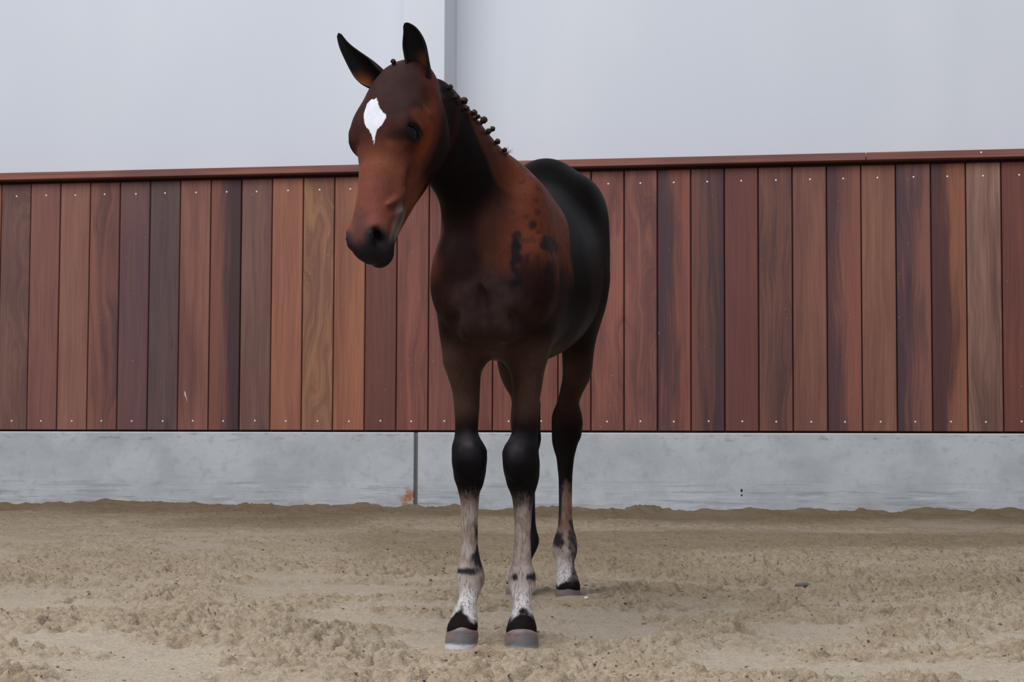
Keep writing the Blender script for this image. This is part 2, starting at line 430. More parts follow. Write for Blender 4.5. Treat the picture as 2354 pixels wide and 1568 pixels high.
c0 = t.mix(t.math('MULTIPLY', t.math('MULTIPLY', t.ramp(n5, 0.54, 0.66), t.math('ADD', 0.2, t.math('MULTIPLY', ra, 0.8))), 0.5), c0, lin((108, 92, 75)))  # dark bits, and small pit shadows painted in as specks
c0 = t.mix(t.math('MULTIPLY', t.ramp(n4, 0.60, 0.70), 0.40), c0, lin((88, 76, 62)))
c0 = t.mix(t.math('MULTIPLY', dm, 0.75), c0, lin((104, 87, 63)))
t.set(Base_Color=c0, Roughness=0.95, Specular_IOR_Level=0.12)
t.bump(t.math('ADD', t.math('ADD', n3, n5), t.math('MULTIPLY', n4, 0.5)), 0.6, 0.006)
sand_mat = t.m
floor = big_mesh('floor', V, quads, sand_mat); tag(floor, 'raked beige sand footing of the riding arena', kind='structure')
a = floor.data.attributes.new('loose', 'FLOAT', 'POINT'); a.data.foreach_set('value', rough_.astype(np.float32))
damp_falloff = np.exp(-(np.clip(dw_, 0, 9) / 0.75) ** 2) * (0.60 + 0.9 * vnoise(V[:, 0] * 1.7, V[:, 1] * 1.7, 31)) + .28 * sstep(V[:, 1], 3.7, 5.6) + 0.5 * sstep(vnoise(V[:, 0] * 0.8, V[:, 1] * 0.6, 33), .5, .8) * sstep(V[:, 1], 4.0, 7.0)  # damp sand by the wall, plus light falloff with distance painted in
a = floor.data.attributes.new('damp_falloff', 'FLOAT', 'POINT'); a.data.foreach_set('value', np.clip(damp_falloff, 0, 1).astype(np.float32))
# crumbs of sand
rng = np.random.default_rng(11)
bmq = bmesh.new(); bmesh.ops.create_icosphere(bmq, subdivisions=1, radius=1.0)
iv = np.array([v.co[:] for v in bmq.verts]); iF = np.array([[v.index for v in f.verts] for f in bmq.faces]); bmq.free()
N = 14000
cy = 2.9 * (11.2 / 2.9) ** rng.random(N); cxx = rng.uniform(-0.36, 0.36, N) * (cy + 0.8)
hh, rr, dd = sand_h(cxx, cy)
keep = (rng.random(N) < 0.06 + 0.94 * rr) & (dd > 0.16)
for p in FEET: keep &= np.hypot(cxx - p[0], cy - p[1]) > 0.085
cxx, cy, hh = cxx[keep], cy[keep], hh[keep]; N = len(cxx)
rad = 0.0014 + 0.0030 * rng.random(N) ** 3.0
rad *= np.clip(cy / 4.2, 0.9, 1.15)
VV = iv[None] * (rad[:, None, None] * rng.uniform(0.65, 1.25, (N, 12, 1))) * np.stack([rng.uniform(.8, 1.5, N), rng.uniform(.8, 1.4, N), rng.uniform(.5, .9, N)], 1)[:, None, :]
VV += np.stack([cxx, cy, hh + rad * 0.25], 1)[:, None, :]
FF = (iF[None] + 12 * np.arange(N)[:, None, None]).reshape(-1, 3)
me = bpy.data.meshes.new('sand_crumbs')
me.vertices.add(N * 12); me.vertices.foreach_set('co', VV.astype(np.float32).ravel())
me.loops.add(len(FF) * 3); me.loops.foreach_set('vertex_index', FF.astype(np.int32).ravel())
me.polygons.add(len(FF)); me.polygons.foreach_set('loop_start', np.arange(len(FF), dtype=np.int32) * 3); me.polygons.foreach_set('loop_total', np.full(len(FF), 3, np.int32))
me.polygons.foreach_set('use_smooth', np.ones(len(FF), bool))
me.update(calc_edges=True)
o = bpy.data.objects.new('sand_crumbs', me); COL.objects.link(o); me.materials.append(plain('damp_crumb', (150, 134, 113), 0.95, 0, .1))
tag(o, 'loose crumbs of beige sand lying over the arena floor', 'sand', kind='stuff')
# two small stones
def stone(px, py, d, r, mat, label, sq=(1, 1, .7), sd=1):
    bm = bmesh.new(); bmesh.ops.create_icosphere(bm, subdivisions=2, radius=r)
    rg = random.Random(sd)
    for v in bm.verts: v.co = Vector((v.co.x * sq[0], v.co.y * sq[1], v.co.z * sq[2])) * rg.uniform(.88, 1.12)
    p = U(px, py, d); hz = sand_h(np.array([p[0]]), np.array([p[1]]))[0][0]
    # walk along the line of sight to the sand
    for _ in range(30):
        hz = sand_h(np.array([p[0]]), np.array([p[1]]))[0][0]
        d += (p[2] - hz) * d / CAM_H * 0.7; p = U(px, py, d)
    o = bm_obj('pebble', bm, mat, None, True); o.location = (p[0], p[1], hz + r * sq[2] * 0.5); tag(o, label, 'pebble'); return o
stone(1348, 1377, 4.7, 0.0062, plain('white_stone', (246, 240, 228), 0.5), 'tiny white pebble on the sand beside the hind hoof', sd=4)
stone(1845, 1350, 5.0, 0.016, plain('dark_stone', (92, 84, 82), 0.8), 'dark flat pebble on the sand, right of the foal', (1.5, 1, .5), sd=5)
#@@HORSE

# ================================================================== foal
VOX = 0.0042
GMIN = np.array([-0.46, 3.32, -0.03]); GMAX = np.array([0.34, 5.12, 1.36])
GN = np.ceil((GMAX - GMIN) / VOX).astype(int) + 1
GF = np.full(GN, 0.5, np.float32)
AX = [(GMIN[i] + VOX * np.arange(GN[i])).astype(np.float32) for i in range(3)]
def sub(lo, hi):
    a = np.clip(np.floor((np.asarray(lo) - GMIN) / VOX).astype(int), 0, GN - 1)
    b = np.clip(np.ceil((np.asarray(hi) - GMIN) / VOX).astype(int) + 1, 1, GN)
    sl = tuple(slice(int(a[i]), int(b[i])) for i in range(3))
    return sl, AX[0][sl[0]][:, None, None], AX[1][sl[1]][None, :, None], AX[2][sl[2]][None, None, :]
def combine(sl, f, k, op='add'):
    g = GF[sl]
    if op == 'add':
        h = np.maximum(k - np.abs(g - f), 0) / k
        GF[sl] = np.minimum(g, f) - h * h * (k * 0.25)
    else:
        f = -f
        h = np.maximum(k - np.abs(g - f), 0) / k
        GF[sl] = np.maximum(g, f) + h * h * (k * 0.25)
def ell(c, r, axes=None, k=0.02, op='add'):
    c = np.asarray(c, float); r = np.asarray(r, float); R = max(r) + k + 0.01
    sl, X, Y, Z = sub(c - R, c + R)
    dx, dy, dz = X - np.float32(c[0]), Y - np.float32(c[1]), Z - np.float32(c[2])
    if axes is None: axes = ((1, 0, 0), (0, 1, 0), (0, 0, 1))
    q = 0; g2 = 0
    for a, rr in zip(axes, r):
        a = np.asarray(a, np.float32); u = (dx * a[0] + dy * a[1] + dz * a[2]) / np.float32(rr)
        q = q + u * u; g2 = g2 + (u / np.float32(rr)) ** 2
    q = np.sqrt(q)
    combine(sl, q * (q - 1) / np.maximum(np.sqrt(g2), np.float32(1e-3)), k, op)
def smooth_tab(tab, n=400):
    """monotone cubic resampling of rows sorted by column 0"""
    tab = np.array(sorted(tab), float); x = tab[:, 0]; out = []
    xs_ = np.linspace(x[0], x[-1], n)
    for j in range(1, tab.shape[1]):
        y = tab[:, j]; h = np.diff(x); d = np.diff(y) / h
        m = np.zeros(len(x)); m[0], m[-1] = d[0], d[-1]
        for i in range(1, len(x) - 1):
            if d[i - 1] * d[i] > 0:
                w1 = 2 * h[i] + h[i - 1]; w2 = h[i] + 2 * h[i - 1]
                m[i] = (w1 + w2) / (w1 / d[i - 1] + w2 / d[i])
        i = np.clip(np.searchsorted(x, xs_) - 1, 0, len(x) - 2); tt = (xs_ - x[i]) / h[i]
        out.append((2*tt**3-3*tt**2+1)*y[i]+(tt**3-2*tt**2+tt)*h[i]*m[i]+(-2*tt**3+3*tt**2)*y[i+1]+(tt**3-tt**2)*h[i]*m[i+1])
    return xs_, np.array(out)
def loft(O, A, E1, E2, tab, k=0.03, p=2.0, op='add'):
    """tab rows: s, o1, o2, r1+, r1-, r2+, r2-   (slices across A, offsets and radii along E1/E2)"""
    O, A, E1, E2 = [np.asarray(v, np.float64) for v in (O, A, E1, E2)]
    xs_, T = smooth_tab(tab)
    pts = []
    for j in range(0, len(xs_), 13):
        o1, o2, a, b, c, d = T[:, j]
        for q1 in (o1 + a, o1 - b):
            for q2 in (o2 + c, o2 - d): pts.append(O + A * xs_[j] + E1 * q1 + E2 * q2)
    pts = np.array(pts); sl, X, Y, Z = sub(pts.min(0) - k - 0.015, pts.max(0) + k + 0.015)
    dx, dy, dz = X - np.float32(O[0]), Y - np.float32(O[1]), Z - np.float32(O[2])
    S = (dx * A[0] + dy * A[1] + dz * A[2]).astype(np.float32)
    Q1 = (dx * E1[0] + dy * E1[1] + dz * E1[2]).astype(np.float32); Q2 = (dx * E2[0] + dy * E2[1] + dz * E2[2]).astype(np.float32)
    st = (xs_[1] - xs_[0]); fi = np.clip((S - xs_[0]) / st, 0, len(xs_) - 1.001); i0 = fi.astype(np.int32); fr = fi - i0
    def P(j):
        c = T[j].astype(np.float32); return c[i0] * (1 - fr) + c[i0 + 1] * fr
    Q1 -= P(0); Q2 -= P(1)
    r1 = np.where(Q1 > 0, P(2), P(3)); r2 = np.where(Q2 > 0, P(4), P(5))
    a1 = np.abs(Q1) / r1; a2 = np.abs(Q2) / r2
    q = np.sqrt(a1 * a1 + a2 * a2) if p == 2.0 else (a1 ** p + a2 ** p) ** (1 / p)
    e1, e2 = a1 ** (p - 1) / r1, a2 ** (p - 1) / r2
    f = (q - 1) * np.maximum(q, 0.05) ** (p - 1) / np.maximum(np.sqrt(e1 * e1 + e2 * e2), 1e-3)
    out = np.maximum(np.maximum(xs_[0] - S, S - xs_[-1]), 0)
    f = np.where(out > 0, np.sqrt(np.maximum(f, 0) ** 2 + out * out), f)
    combine(sl, f.astype(np.float32), k, op)
unit = lambda v: np.asarray(v, float) / np.linalg.norm(v)

# ---- trunk: slices along the body axis
B0 = U(1116, 700, 3.80); B0[2] = 0
BETA = math.radians(9.5)
BA = np.array([math.sin(BETA), math.cos(BETA), 0]); BL = np.array([math.cos(BETA), -math.sin(BETA), 0]); BZ = np.array([0, 0, 1.0])
def trunk(rows):
    # s, ztop, zbot, half width, height of the widest level (0..1), lateral offset
    out = []
    for s, zt, zb, hw, lv, lo in rows:
        zm = zb + (zt - zb) * lv
        out.append((s, zm, lo, zt - zm, zm - zb, hw, hw))
    return out
loft(B0, BA, BZ, BL, trunk([
    (-0.022, 0.77, 0.72, 0.020, .5, 0.0), (0.00, 0.81, 0.685, 0.058, .5, 0.0), (0.03, 0.87, 0.645, 0.090, .42, 0.0), (0.08, 0.92, 0.612, 0.118, .42, 0.0),
    (0.15, 0.955, 0.600, 0.126, .42, 0.0), (0.25, 0.985, 0.598, 0.126, .42, 0.0), (0.38, 1.01, 0.600, 0.146, .42, 0.0),
    (0.52, 1.03, 0.605, 0.162, .42, 0.0), (0.66, 1.06, 0.622, 0.164, .42, 0.0), (0.78, 1.125, 0.645, 0.156, .45, 0.0),
    (0.88, 1.148, 0.69, 0.146, .48, 0.0), (0.98, 1.125, 0.72, 0.125, .5, 0.0), (1.06, 1.04, 0.74, 0.095, .5, 0.0), (1.10, 0.96, 0.80, 0.05, .5, 0.0)]), k=0.03, p=2.0)
def bl(s, lat, z): return B0 + BA * s + BL * lat + BZ * z
# shoulders and breast
for sgn in (-1, 1):
    ell(bl(0.20, sgn * 0.076, 0.81), (0.12, 0.044, 0.19), (unit(BA + 0.35 * BZ), BL, unit(BZ - 0.35 * BA)), k=0.06)
    ell(bl(0.07, sgn * 0.080, 0.765), (0.060, 0.042, 0.075), (BA, BL, BZ), k=0.05)      # point of shoulder
    ell(bl(0.035, sgn * 0.043, 0.705), (0.045, 0.040, 0.080), (BA, BL, BZ), k=0.035)     # breast muscle
    ell(bl(0.90, sgn * 0.080, 0.88), (0.15, 0.058, 0.17), (BA, BL, BZ), k=0.08)          # quarters
    ell(bl(0.82, sgn * 0.095, 1.01), (0.09, 0.040, 0.055), (BA, BL, BZ), k=0.07)
ell(bl(0.36, 0.0, 1.00), (0.17, 0.036, 0.050), (BA, BL, BZ), k=0.06)                       # withers

# ---- legs: rows  photo y, left, right, depth, half depth
def leg(rows, k=0.035, p=2.2):
    tab = []
    for py, l, r, d, hb in rows:
        a, b = U(l, py, d), U(r, py, d)
        c = (a + b) / 2; tab.append((c[2], c[0], d, (b[0] - a[0]) / 2, (b[0] - a[0]) / 2, hb, hb))
    loft((0, 0, 0), (0, 0, 1), (1, 0, 0), (0, 1, 0), tab, k, p)
RF = [(700, 1018, 1100, 3.98, .075), (770, 1013, 1110, 3.97, .078), (831, 1017.6, 1114, 3.96, .068), (860, 1027, 1106, 3.955, .058), (887, 1036, 1104, 3.95, .052), (914, 1041.7, 1102.7, 3.945, .046),
      (940, 1044, 1102, 3.94, .042), (967, 1045.7, 1100, 3.935, .038), (994, 1045.7, 1099, 3.93, .036), (1008, 1043.8, 1104.6, 3.925, .038), (1021, 1040, 1112, 3.92, .040),
      (1037, 1038.5, 1119.5, 3.92, .042), (1055, 1039, 1119.5, 3.92, .043), (1070, 1040, 1118, 3.925, .042), (1083, 1041.7, 1117.5, 3.93, .040), (1101, 1044, 1114, 3.935, .036), (1117, 1049.7, 1110, 3.94, .031),
      (1133, 1054, 1103, 3.942, .028), (1150, 1057.8, 1101, 3.943, .026), (1168, 1059, 1100, 3.944, .025), (1192, 1059.6, 1098, 3.945, .025), (1220, 1060, 1098.5, 3.945, .025), (1245, 1060, 1098, 3.945, .025), (1269, 1058.8, 1101, 3.945, .027),
      (1293, 1054.6, 1106, 3.944, .030), (1310, 1052, 1112, 3.943, .034), (1327, 1050, 1115, 3.942, .036), (1339, 1050, 1113, 3.94, .036), (1351, 1052.5, 1108.4, 3.934, .033), (1366, 1055.6, 1102, 3.924, .029), (1378, 1054, 1098, 3.915, .027),
      (1390, 1049, 1095, 3.905, .027), (1402, 1043.5, 1095, 3.897, .029), (1414, 1039.4, 1097, 3.890, .031), (1426, 1034.5, 1098.7, 3.883, .034), (1440, 1028, 1099, 3.878, .037), (1456, 1027, 1096, 3.876, .036), (1468, 1030, 1090, 3.876, .030)]
LF = [(700, 1168, 1262, 3.98, .075), (770, 1162, 1266, 3.97, .078), (823, 1160, 1260, 3.96, .068), (845, 1168, 1254, 3.955, .060), (860, 1173, 1250.6, 3.955, .056), (887, 1177.5, 1246.5, 3.95, .051), (914, 1178.5, 1242, 3.945, .046),
      (940, 1178, 1239.5, 3.94, .042), (967, 1177.5, 1238, 3.935, .038), (994, 1176, 1237, 3.93, .036), (1010, 1169.4, 1237, 3.925, .038), (1026, 1159.5, 1238, 3.92, .040),
      (1042, 1154.5, 1238.5, 3.92, .042), (1061, 1155.5, 1240.5, 3.92, .043), (1083, 1157.6, 1240.5, 3.928, .041), (1101, 1162, 1239, 3.935, .037), (1117, 1166, 1235, 3.94, .032),
      (1133, 1173, 1230, 3.942, .028), (1150, 1178, 1226.5, 3.943, .026), (1168, 1180, 1224, 3.944, .025), (1196, 1182, 1221.6, 3.945, .025), (1233, 1183, 1219.4, 3.945, .025), (1269, 1180, 1221, 3.945, .027),
      (1293, 1176.7, 1222.5, 3.944, .030), (1317, 1169, 1230, 3.943, .035), (1334, 1166.6, 1231.5, 3.942, .037), (1351, 1168.5, 1229.6, 3.936, .034), (1366, 1174, 1223.5, 3.926, .030), (1383, 1178.7, 1221.8, 3.914, .027),
      (1398, 1179, 1222, 3.904, .028), (1412, 1175, 1226, 3.895, .030), (1426, 1170, 1229.6, 3.888, .034), (1444, 1164, 1234, 3.882, .037), (1460, 1163, 1234, 3.878, .036), (1472, 1167, 1230, 3.876, .030)]
LH = [(640, 1285, 1392, 4.66, .13), (700, 1284, 1388, 4.64, .135), (745, 1286, 1378, 4.63, .125), (788, 1290.7, 1369, 4.64, .105), (820, 1292, 1364, 4.66, .085), (847, 1293, 1361.7, 4.685, .070), (874, 1292, 1355, 4.72, .060), (892, 1288.5, 1345.6, 4.745, .052), (908, 1285, 1337.6, 4.77, .047),
      (924, 1280.5, 1331.7, 4.795, .045), (940, 1274, 1334, 4.82, .047), (956, 1269, 1338, 4.835, .048), (973, 1268, 1339.7, 4.845, .048), (990, 1268.2, 1338, 4.85, .047), (1006, 1268.7, 1335, 4.85, .044), (1021, 1270, 1328, 4.85, .040),
      (1037, 1274, 1323.7, 4.848, .036), (1053, 1279, 1320, 4.845, .032), (1075, 1281.5, 1317.5, 4.842, .029), (1101, 1284, 1315.6, 4.84, .027), (1155, 1284.6, 1314.8, 4.835, .026), (1192, 1283.5, 1316, 4.832, .026), (1216, 1281, 1319, 4.832, .028),
      (1233, 1275.6, 1324.2, 4.832, .033), (1250, 1271, 1326.5, 4.83, .037), (1264, 1269.6, 1327, 4.825, .037), (1276, 1272, 1325, 4.817, .034), (1291, 1277, 1320.4, 4.805, .030), (1305, 1280.5, 1321, 4.795, .028), (1320, 1280, 1326, 4.785, .031),
      (1334, 1278, 1331, 4.778, .035), (1348, 1278, 1334, 4.772, .038), (1362, 1281, 1333, 4.768, .034)]
RH = [(640, 1150, 1240, 4.74, .12), (700, 1140, 1240, 4.72, .13), (745, 1138, 1240, 4.71, .125), (788, 1139, 1238, 4.72, .105), (826, 1142, 1236, 4.745, .085), (847, 1145, 1234, 4.765, .070), (874, 1153, 1234, 4.80, .060), (895, 1163.5, 1237, 4.825, .052), (914, 1174, 1240, 4.85, .047),
      (930, 1176, 1243, 4.88, .046), (946, 1174.5, 1242, 4.90, .048), (967, 1174, 1242.5, 4.915, .048), (990, 1175, 1242.5, 4.92, .047), (1008, 1180, 1244, 4.92, .044), (1026, 1186, 1241, 4.92, .040),
      (1045, 1192, 1236, 4.918, .035), (1075, 1196, 1231, 4.912, .029), (1101, 1197, 1230, 4.91, .027), (1139, 1198, 1230, 4.905, .026), (1196, 1196, 1231, 4.90, .027), (1221, 1189, 1234.4, 4.90, .033),
      (1242, 1184, 1239.5, 4.897, .037), (1260, 1181, 1235, 4.885, .035), (1281, 1178, 1224.7, 4.872, .030), (1298, 1174, 1219, 4.862, .029), (1313, 1169, 1217, 4.855, .032), (1328, 1165, 1217, 4.848, .037), (1342, 1163, 1215, 4.845, .035)]
for L_ in (RF, LF): leg(L_, k=0.032)
for L_ in (LH, RH): leg(L_, k=0.036)
# knee and hock character
def bump(px, py, d, r, k=0.015, op='add', axes=None): ell(U(px, py, d), r, axes, k, op)
for (cx_, yk) in ((1079, 1052), (1198, 1058)):
    bump(cx_, yk - 12, 3.893, (.020, .014, .024), .03); bump(cx_, yk + 22, 3.896, (.022, .012, .018), .03)
    bump(cx_ + 2, yk + 12, 3.962, (.016, .018, .024), .03)
for cx_, dd in ((1304, 4.905), (1209, 4.975)): bump(cx_, 958, dd, (.020, .022, .040), .025)
# tendons
for (cx_, dd, y0_, y1_) in ((1079, 3.972, 1120, 1300), (1200, 3.972, 1120, 1300)):
    a = U(cx_, (y0_ + y1_) / 2, dd); ell(a, (.012, .010, .09), None, .012)

ell(bl(-.014, -.006, .685), (.020, .012, .060), (BA, BL, BZ), .030, 'sub')                 # groove of the breast
for sgn in (-1, 1):
    ell(bl(.012, sgn * .078 - .004, .645), (.026, .014, .050), (BA, unit(BL + .45 * sgn * BZ), unit(BZ - .45 * sgn * BL)), .030, 'sub')   # between breast and forearm
# ---- neck
NB = np.array([-0.012, 4.03, 0.895]); NP = np.array([-0.176, 3.765, 1.085])
NA = unit(NP - NB); NE = unit(BZ - NA * (BZ @ NA)); NL = np.cross(NA, NE); NL = NL if NL[0] > 0 else -NL
NLEN = np.linalg.norm(NP - NB)
loft(NB, NA, NE, NL, [
    (-0.10, 0.00, 0.0, .130, .190, .100, .100), (0.00, 0.00, 0.0, .135, .160, .088, .088), (0.08, 0.00, 0.0, .121, .132, .076, .076), (0.16, 0.0, 0.0, .112, .108, .066, .066),
    (0.24, 0.0, 0.0, .109, .098, .060, .060), (0.32, 0.0, 0.0, .108, .095, .056, .056), (0.38, 0.0, 0.0, .096, .09, .050, .050), (0.43, 0.0, 0.0, .06, .06, .035, .035)], k=0.045, p=2.0)

# ---- head: u runs poll to nose, v out of the face, w to the foal's left
YH, AH = math.radians(35), math.radians(27)
nh = np.array([-math.sin(YH), -math.cos(YH), 0])
HU = math.sin(AH) * nh - math.cos(AH) * BZ
HV = math.cos(AH) * nh + math.sin(AH) * BZ
HW = np.array([math.cos(YH), -math.sin(YH), 0])
_ra = math.radians(-7.5)
def _roll(v):
    f = CF; return v * math.cos(_ra) + np.cross(f, v) * math.sin(_ra) + f * (f @ v) * (1 - math.cos(_ra))
HU, HV, HW = _roll(HU), _roll(HV), _roll(HW)
HO = U(856, 259, 3.60) - HU * .115 - HV * .005
def hp(u, v, w): return HO + HU * u + HV * v + HW * w
#        u     top(v)  bottom(v)  half width  widest level v
HEAD = [(-0.052, -.055, -.100, .030, -.08), (-0.035, -.036, -.125, .048, -.08), (-0.005, -.016, -.145, .062, -.08), (0.03, -.003, -.160, .071, -.075), (0.07, 0.006, -.178, .074, -.068), (0.105, 0.007, -.188, .072, -.06), (0.14, 0.003, -.188, .068, -.058),
        (0.18, -.005, -.180, .060, -.063), (0.22, -.013, -.165, .052, -.072), (0.26, -.018, -.148, .046, -.073), (0.30, -.020, -.133, .043, -.07), (0.33, -.021, -.122, .043, -.066),
        (0.36, -.025, -.114, .042, -.064), (0.385, -.032, -.106, .039, -.066), (0.402, -.046, -.097, .030, -.072), (0.413, -.063, -.085, .013, -.074)]
rows = []
for u, vt, vb, a, lv in HEAD: rows.append((u, lv, 0.0, vt - lv, lv - vb, a, a))
loft(HO, HU, HV, HW, rows, k=0.03, p=2.2)
hax = (HU, HV, HW)
for sgn in (-1, 1):
    ell(hp(.120, -.038, sgn * .054), (.042, .028, .025), hax, .03)           # brow / orbit
    ell(hp(.085, -.085, sgn * .050), (.055, .045, .024), hax, .03)           # temple
    ell(hp(.115, -.120, sgn * .046), (.065, .055, .025), hax, .03)           # cheek
    ell(hp(.215, -.070, sgn * .047), (.060, .010, .007), hax, .015)          # facial crest
    ell(hp(.368, -.046, sgn * .026), (.026, .020, .018), hax, .018)          # nostril flare
    ell(hp(.055, -.066, sgn * .084), (.022, .013, .010), hax, .02, 'sub')    # hollow above the eye
for sgn in (-1, 1):
    d1 = unit(HU * .75 + HV * .66)
    ell(hp(.262, -.078, sgn * .050), (.014, .006, .005), (d1, np.cross(d1, HW), HW), .010)
    ell(hp(.285, -.066, sgn * .0455), (.034, .005, .005), (d1, np.cross(d1, HW), HW), .010)
    ell(hp(.300, -.086, sgn * .0445), (.032, .005, .005), (d1, np.cross(d1, HW), HW), .010)
ell(hp(.386, -.104, 0), (.024, .014, .027), hax, .014)                        # chin
for sgn in (-1, 1):
    for uu, vv, ww in ((.300, -.094, .041), (.316, -.094, .041), (.331, -.093, .042), (.346, -.091, .043), (.359, -.089, .043), (.374, -.087, .041), (.389, -.084, .036), (.401, -.081, .028)):
        ell(hp(uu, vv, sgn * ww), (.013, .0030, .010), hax, .006, 'sub')     # mouth line
    ell(hp(.262, -.094, sgn * .056), (.050, .010, .012), (unit(HU * .93 - HV * .36), unit(HU * .36 + HV * .93), HW), .012, 'sub')  # furrow behind the mouth
    ell(hp(.376, -.040, sgn * .035), (.0150, .0065, .013), (unit(HU * .85 - HV * .53), unit(HU * .53 + HV * .85), unit(HW * sgn + HV * .6)), .006, 'sub')   # nostril
    ell(hp(.387, -.052, sgn * .036), (.008, .005, .009), hax, .006, 'sub')
# eye sockets
EYE = {}
for sgn in (-1, 1):
    ax = (unit(HU * .25 - HV * 1.0), unit(HU * 1 + HV * .25), HW)
    ell(hp(.143, -.044, sgn * .060), (.030, .024, .0195), ax, .016)
    ell(hp(.1365, -.044, sgn * .0725), (.027, .006, .008), ax, .008)                # upper lid
    ell(hp(.1605, -.046, sgn * .0670), (.025, .005, .007), ax, .008)                # lower lid
    ell(hp(.149, -.044, sgn * .081), (.0260, .0092, .012), ax, .004, 'sub')
    EYE[sgn] = (hp(.149, -.044, sgn * .0585), ax)

# ---- surface nets
def surface_nets():
    ins = GF < 0
    cnt = np.zeros(np.array(GF.shape) - 1, np.int8)
    for dx in (0, 1):
        for dy in (0, 1):
            for dz in (0, 1):
                cnt += ins[dx:ins.shape[0] - 1 + dx, dy:ins.shape[1] - 1 + dy, dz:ins.shape[2] - 1 + dz]
    act = (cnt > 0) & (cnt < 8)
    ci = np.argwhere(act)
    vid = np.full(act.shape, -1, np.int32); vid[tuple(ci.T)] = np.arange(len(ci))
    acc = np.zeros((len(ci), 3)); num = np.zeros(len(ci))
    offs = [(a, b, c) for a in (0, 1) for b in (0, 1) for c in (0, 1)]
    vals = {o: GF[ci[:, 0] + o[0], ci[:, 1] + o[1], ci[:, 2] + o[2]].astype(np.float64) for o in offs}
    for o in offs:
        for ax in range(3):
            if o[ax] == 0:
                o2 = list(o); o2[ax] = 1; o2 = tuple(o2)
                a, b = vals[o], vals[o2]; m = (a < 0) != (b < 0)
                tt = np.where(m, a / np.where(m, a - b, 1), 0)
                for j in range(3): acc[:, j] += np.where(m, o[j] + (tt if j == ax else 0), 0)
                num += m
    Vv = GMIN + (ci + acc / num[:, None]) * VOX
    Q = []
    for ax in range(3):
        a1, a2 = (ax + 1) % 3, (ax + 2) % 3
        s0 = [slice(1, -1)] * 3; s0[ax] = slice(0, -1); s1 = list(s0); s1[ax] = slice(1, None)
        A_, B_ = ins[tuple(s0)], ins[tuple(s1)]
        e = np.argwhere(A_ != B_); inside = A_[tuple(e.T)]
        base = e.copy(); base[:, a1] += 1; base[:, a2] += 1
        def cell(d1, d2):
            q = base.copy(); q[:, a1] += d1; q[:, a2] += d2; return vid[tuple(q.T)]
        q = np.stack([cell(-1, -1), cell(0, -1), cell(0, 0), cell(-1, 0)], 1)
        q[~inside] = q[~inside][:, ::-1]
        Q.append(q)
    return Vv, np.concatenate(Q)
HV_, HQ = surface_nets()
ok = (HQ >= 0).all(1); HQ = HQ[ok]
# keep the main body only and relax slightly
def relax(V, Q, n, w=0.5):
    e = np.concatenate([Q[:, [0, 1]], Q[:, [1, 2]], Q[:, [2, 3]], Q[:, [3, 0]]])
    e = np.concatenate([e, e[:, ::-1]])
    deg = np.bincount(e[:, 0], minlength=len(V)).astype(float)[:, None]
    for i in range(n):
        s = np.stack([np.bincount(e[:, 0], weights=V[e[:, 1], j], minlength=len(V)) for j in range(3)], 1) / np.maximum(deg, 1)
        V = V + (w if i % 2 == 0 else -w * 1.02) * (s - V)
    return V
HV_ = relax(HV_, HQ, 8, 0.5)
_q = HV_ - HO; _hv = _q @ HV; _hu = _q @ HU
_body = sstep(_hv, -.17, -.24) * sstep(HV_[:, 2], .735, .81)
_sm = HV_.copy()
_e = np.concatenate([HQ[:, [0, 1]], HQ[:, [1, 2]], HQ[:, [2, 3]], HQ[:, [3, 0]]]); _e = np.concatenate([_e, _e[:, ::-1]])
_dg = np.maximum(np.bincount(_e[:, 0], minlength=len(_sm)), 1).astype(float)[:, None]
for _ in range(40):
    _av = np.stack([np.bincount(_e[:, 0], weights=_sm[_e[:, 1], j], minlength=len(_sm)) for j in range(3)], 1) / _dg
    _sm = _sm + (_av - _sm) * 0.7 * _body[:, None]
HV_ = _sm
print('foal verts', len(HV_))
ROOT = np.array([float(B0[0] + BA[0] * .45), float(B0[1] + BA[1] * .45), 0.0])
foal = empty('foal', tuple(ROOT)); tag(foal, 'dark bay foal with a white star standing on the sand', 'foal')
PJ = project(HV_)
def surf(px, py, r=3.0):
    """first point of the body met along a line of sight"""
    d2 = (PJ[:, 0] - px) ** 2 + (PJ[:, 1] - py) ** 2
    m = np.where(d2 < r * r)[0]
    if len(m) == 0: m = np.argsort(d2)[:12]
    i = m[np.argmin(PJ[m, 2])]; return HV_[i]
# ---- coat: colours of the hair, with some shade and sheen painted in, by place on the animal
P = HV_
n = len(P)
hq = P - HO; hu, hv, hw = hq @ HU, hq @ HV, hq @ HW
bq = P - B0; bs, blat, bz = bq @ BA, bq @ BL, P[:, 2]
nq = P - NB; ns, ne, nl = nq @ NA, nq @ NE, nq @ NL
f1 = noise3(P, 30, 1); f2 = noise3(P, 75, 2); f3 = noise3(P, 14, 3); f4 = noise3(P, 7, 4)
COATK = 1.15
def col(*c): return lin(c) * COATK
C = np.tile(col(15, 12, 12), (n, 1))
def paint(mask, c, amount=1.0):
    global C
    m = np.clip(mask * amount, 0, 1)[:, None]; C = C * (1 - m) + np.asarray(c)[None] * m
is_leg = sstep(bz, .70, .62)
head_guard = sstep(hv, -.20, -.16) * (hu > -.08) * (hu < .46)
fore = P[:, 1] < 4.25
# barrel near black, quarters a little brown low down
paint(sstep(bs, .40, .25), col(30, 20, 19))
paint(sstep(bz, .78, .62) * (bs > .5), col(34, 24, 22))
# breast
paint(sstep(bs, .20, .08) * (1 - is_leg), col(42, 26, 24))
paint(sstep(np.hypot(blat * .9, (bz - .700) * 1.1), .11, .03) * sstep(bs, .12, .04) * (.6 + .4 * f2), col(74, 58, 57), .85)  # lighter patch: sheen of the breast painted into the coat
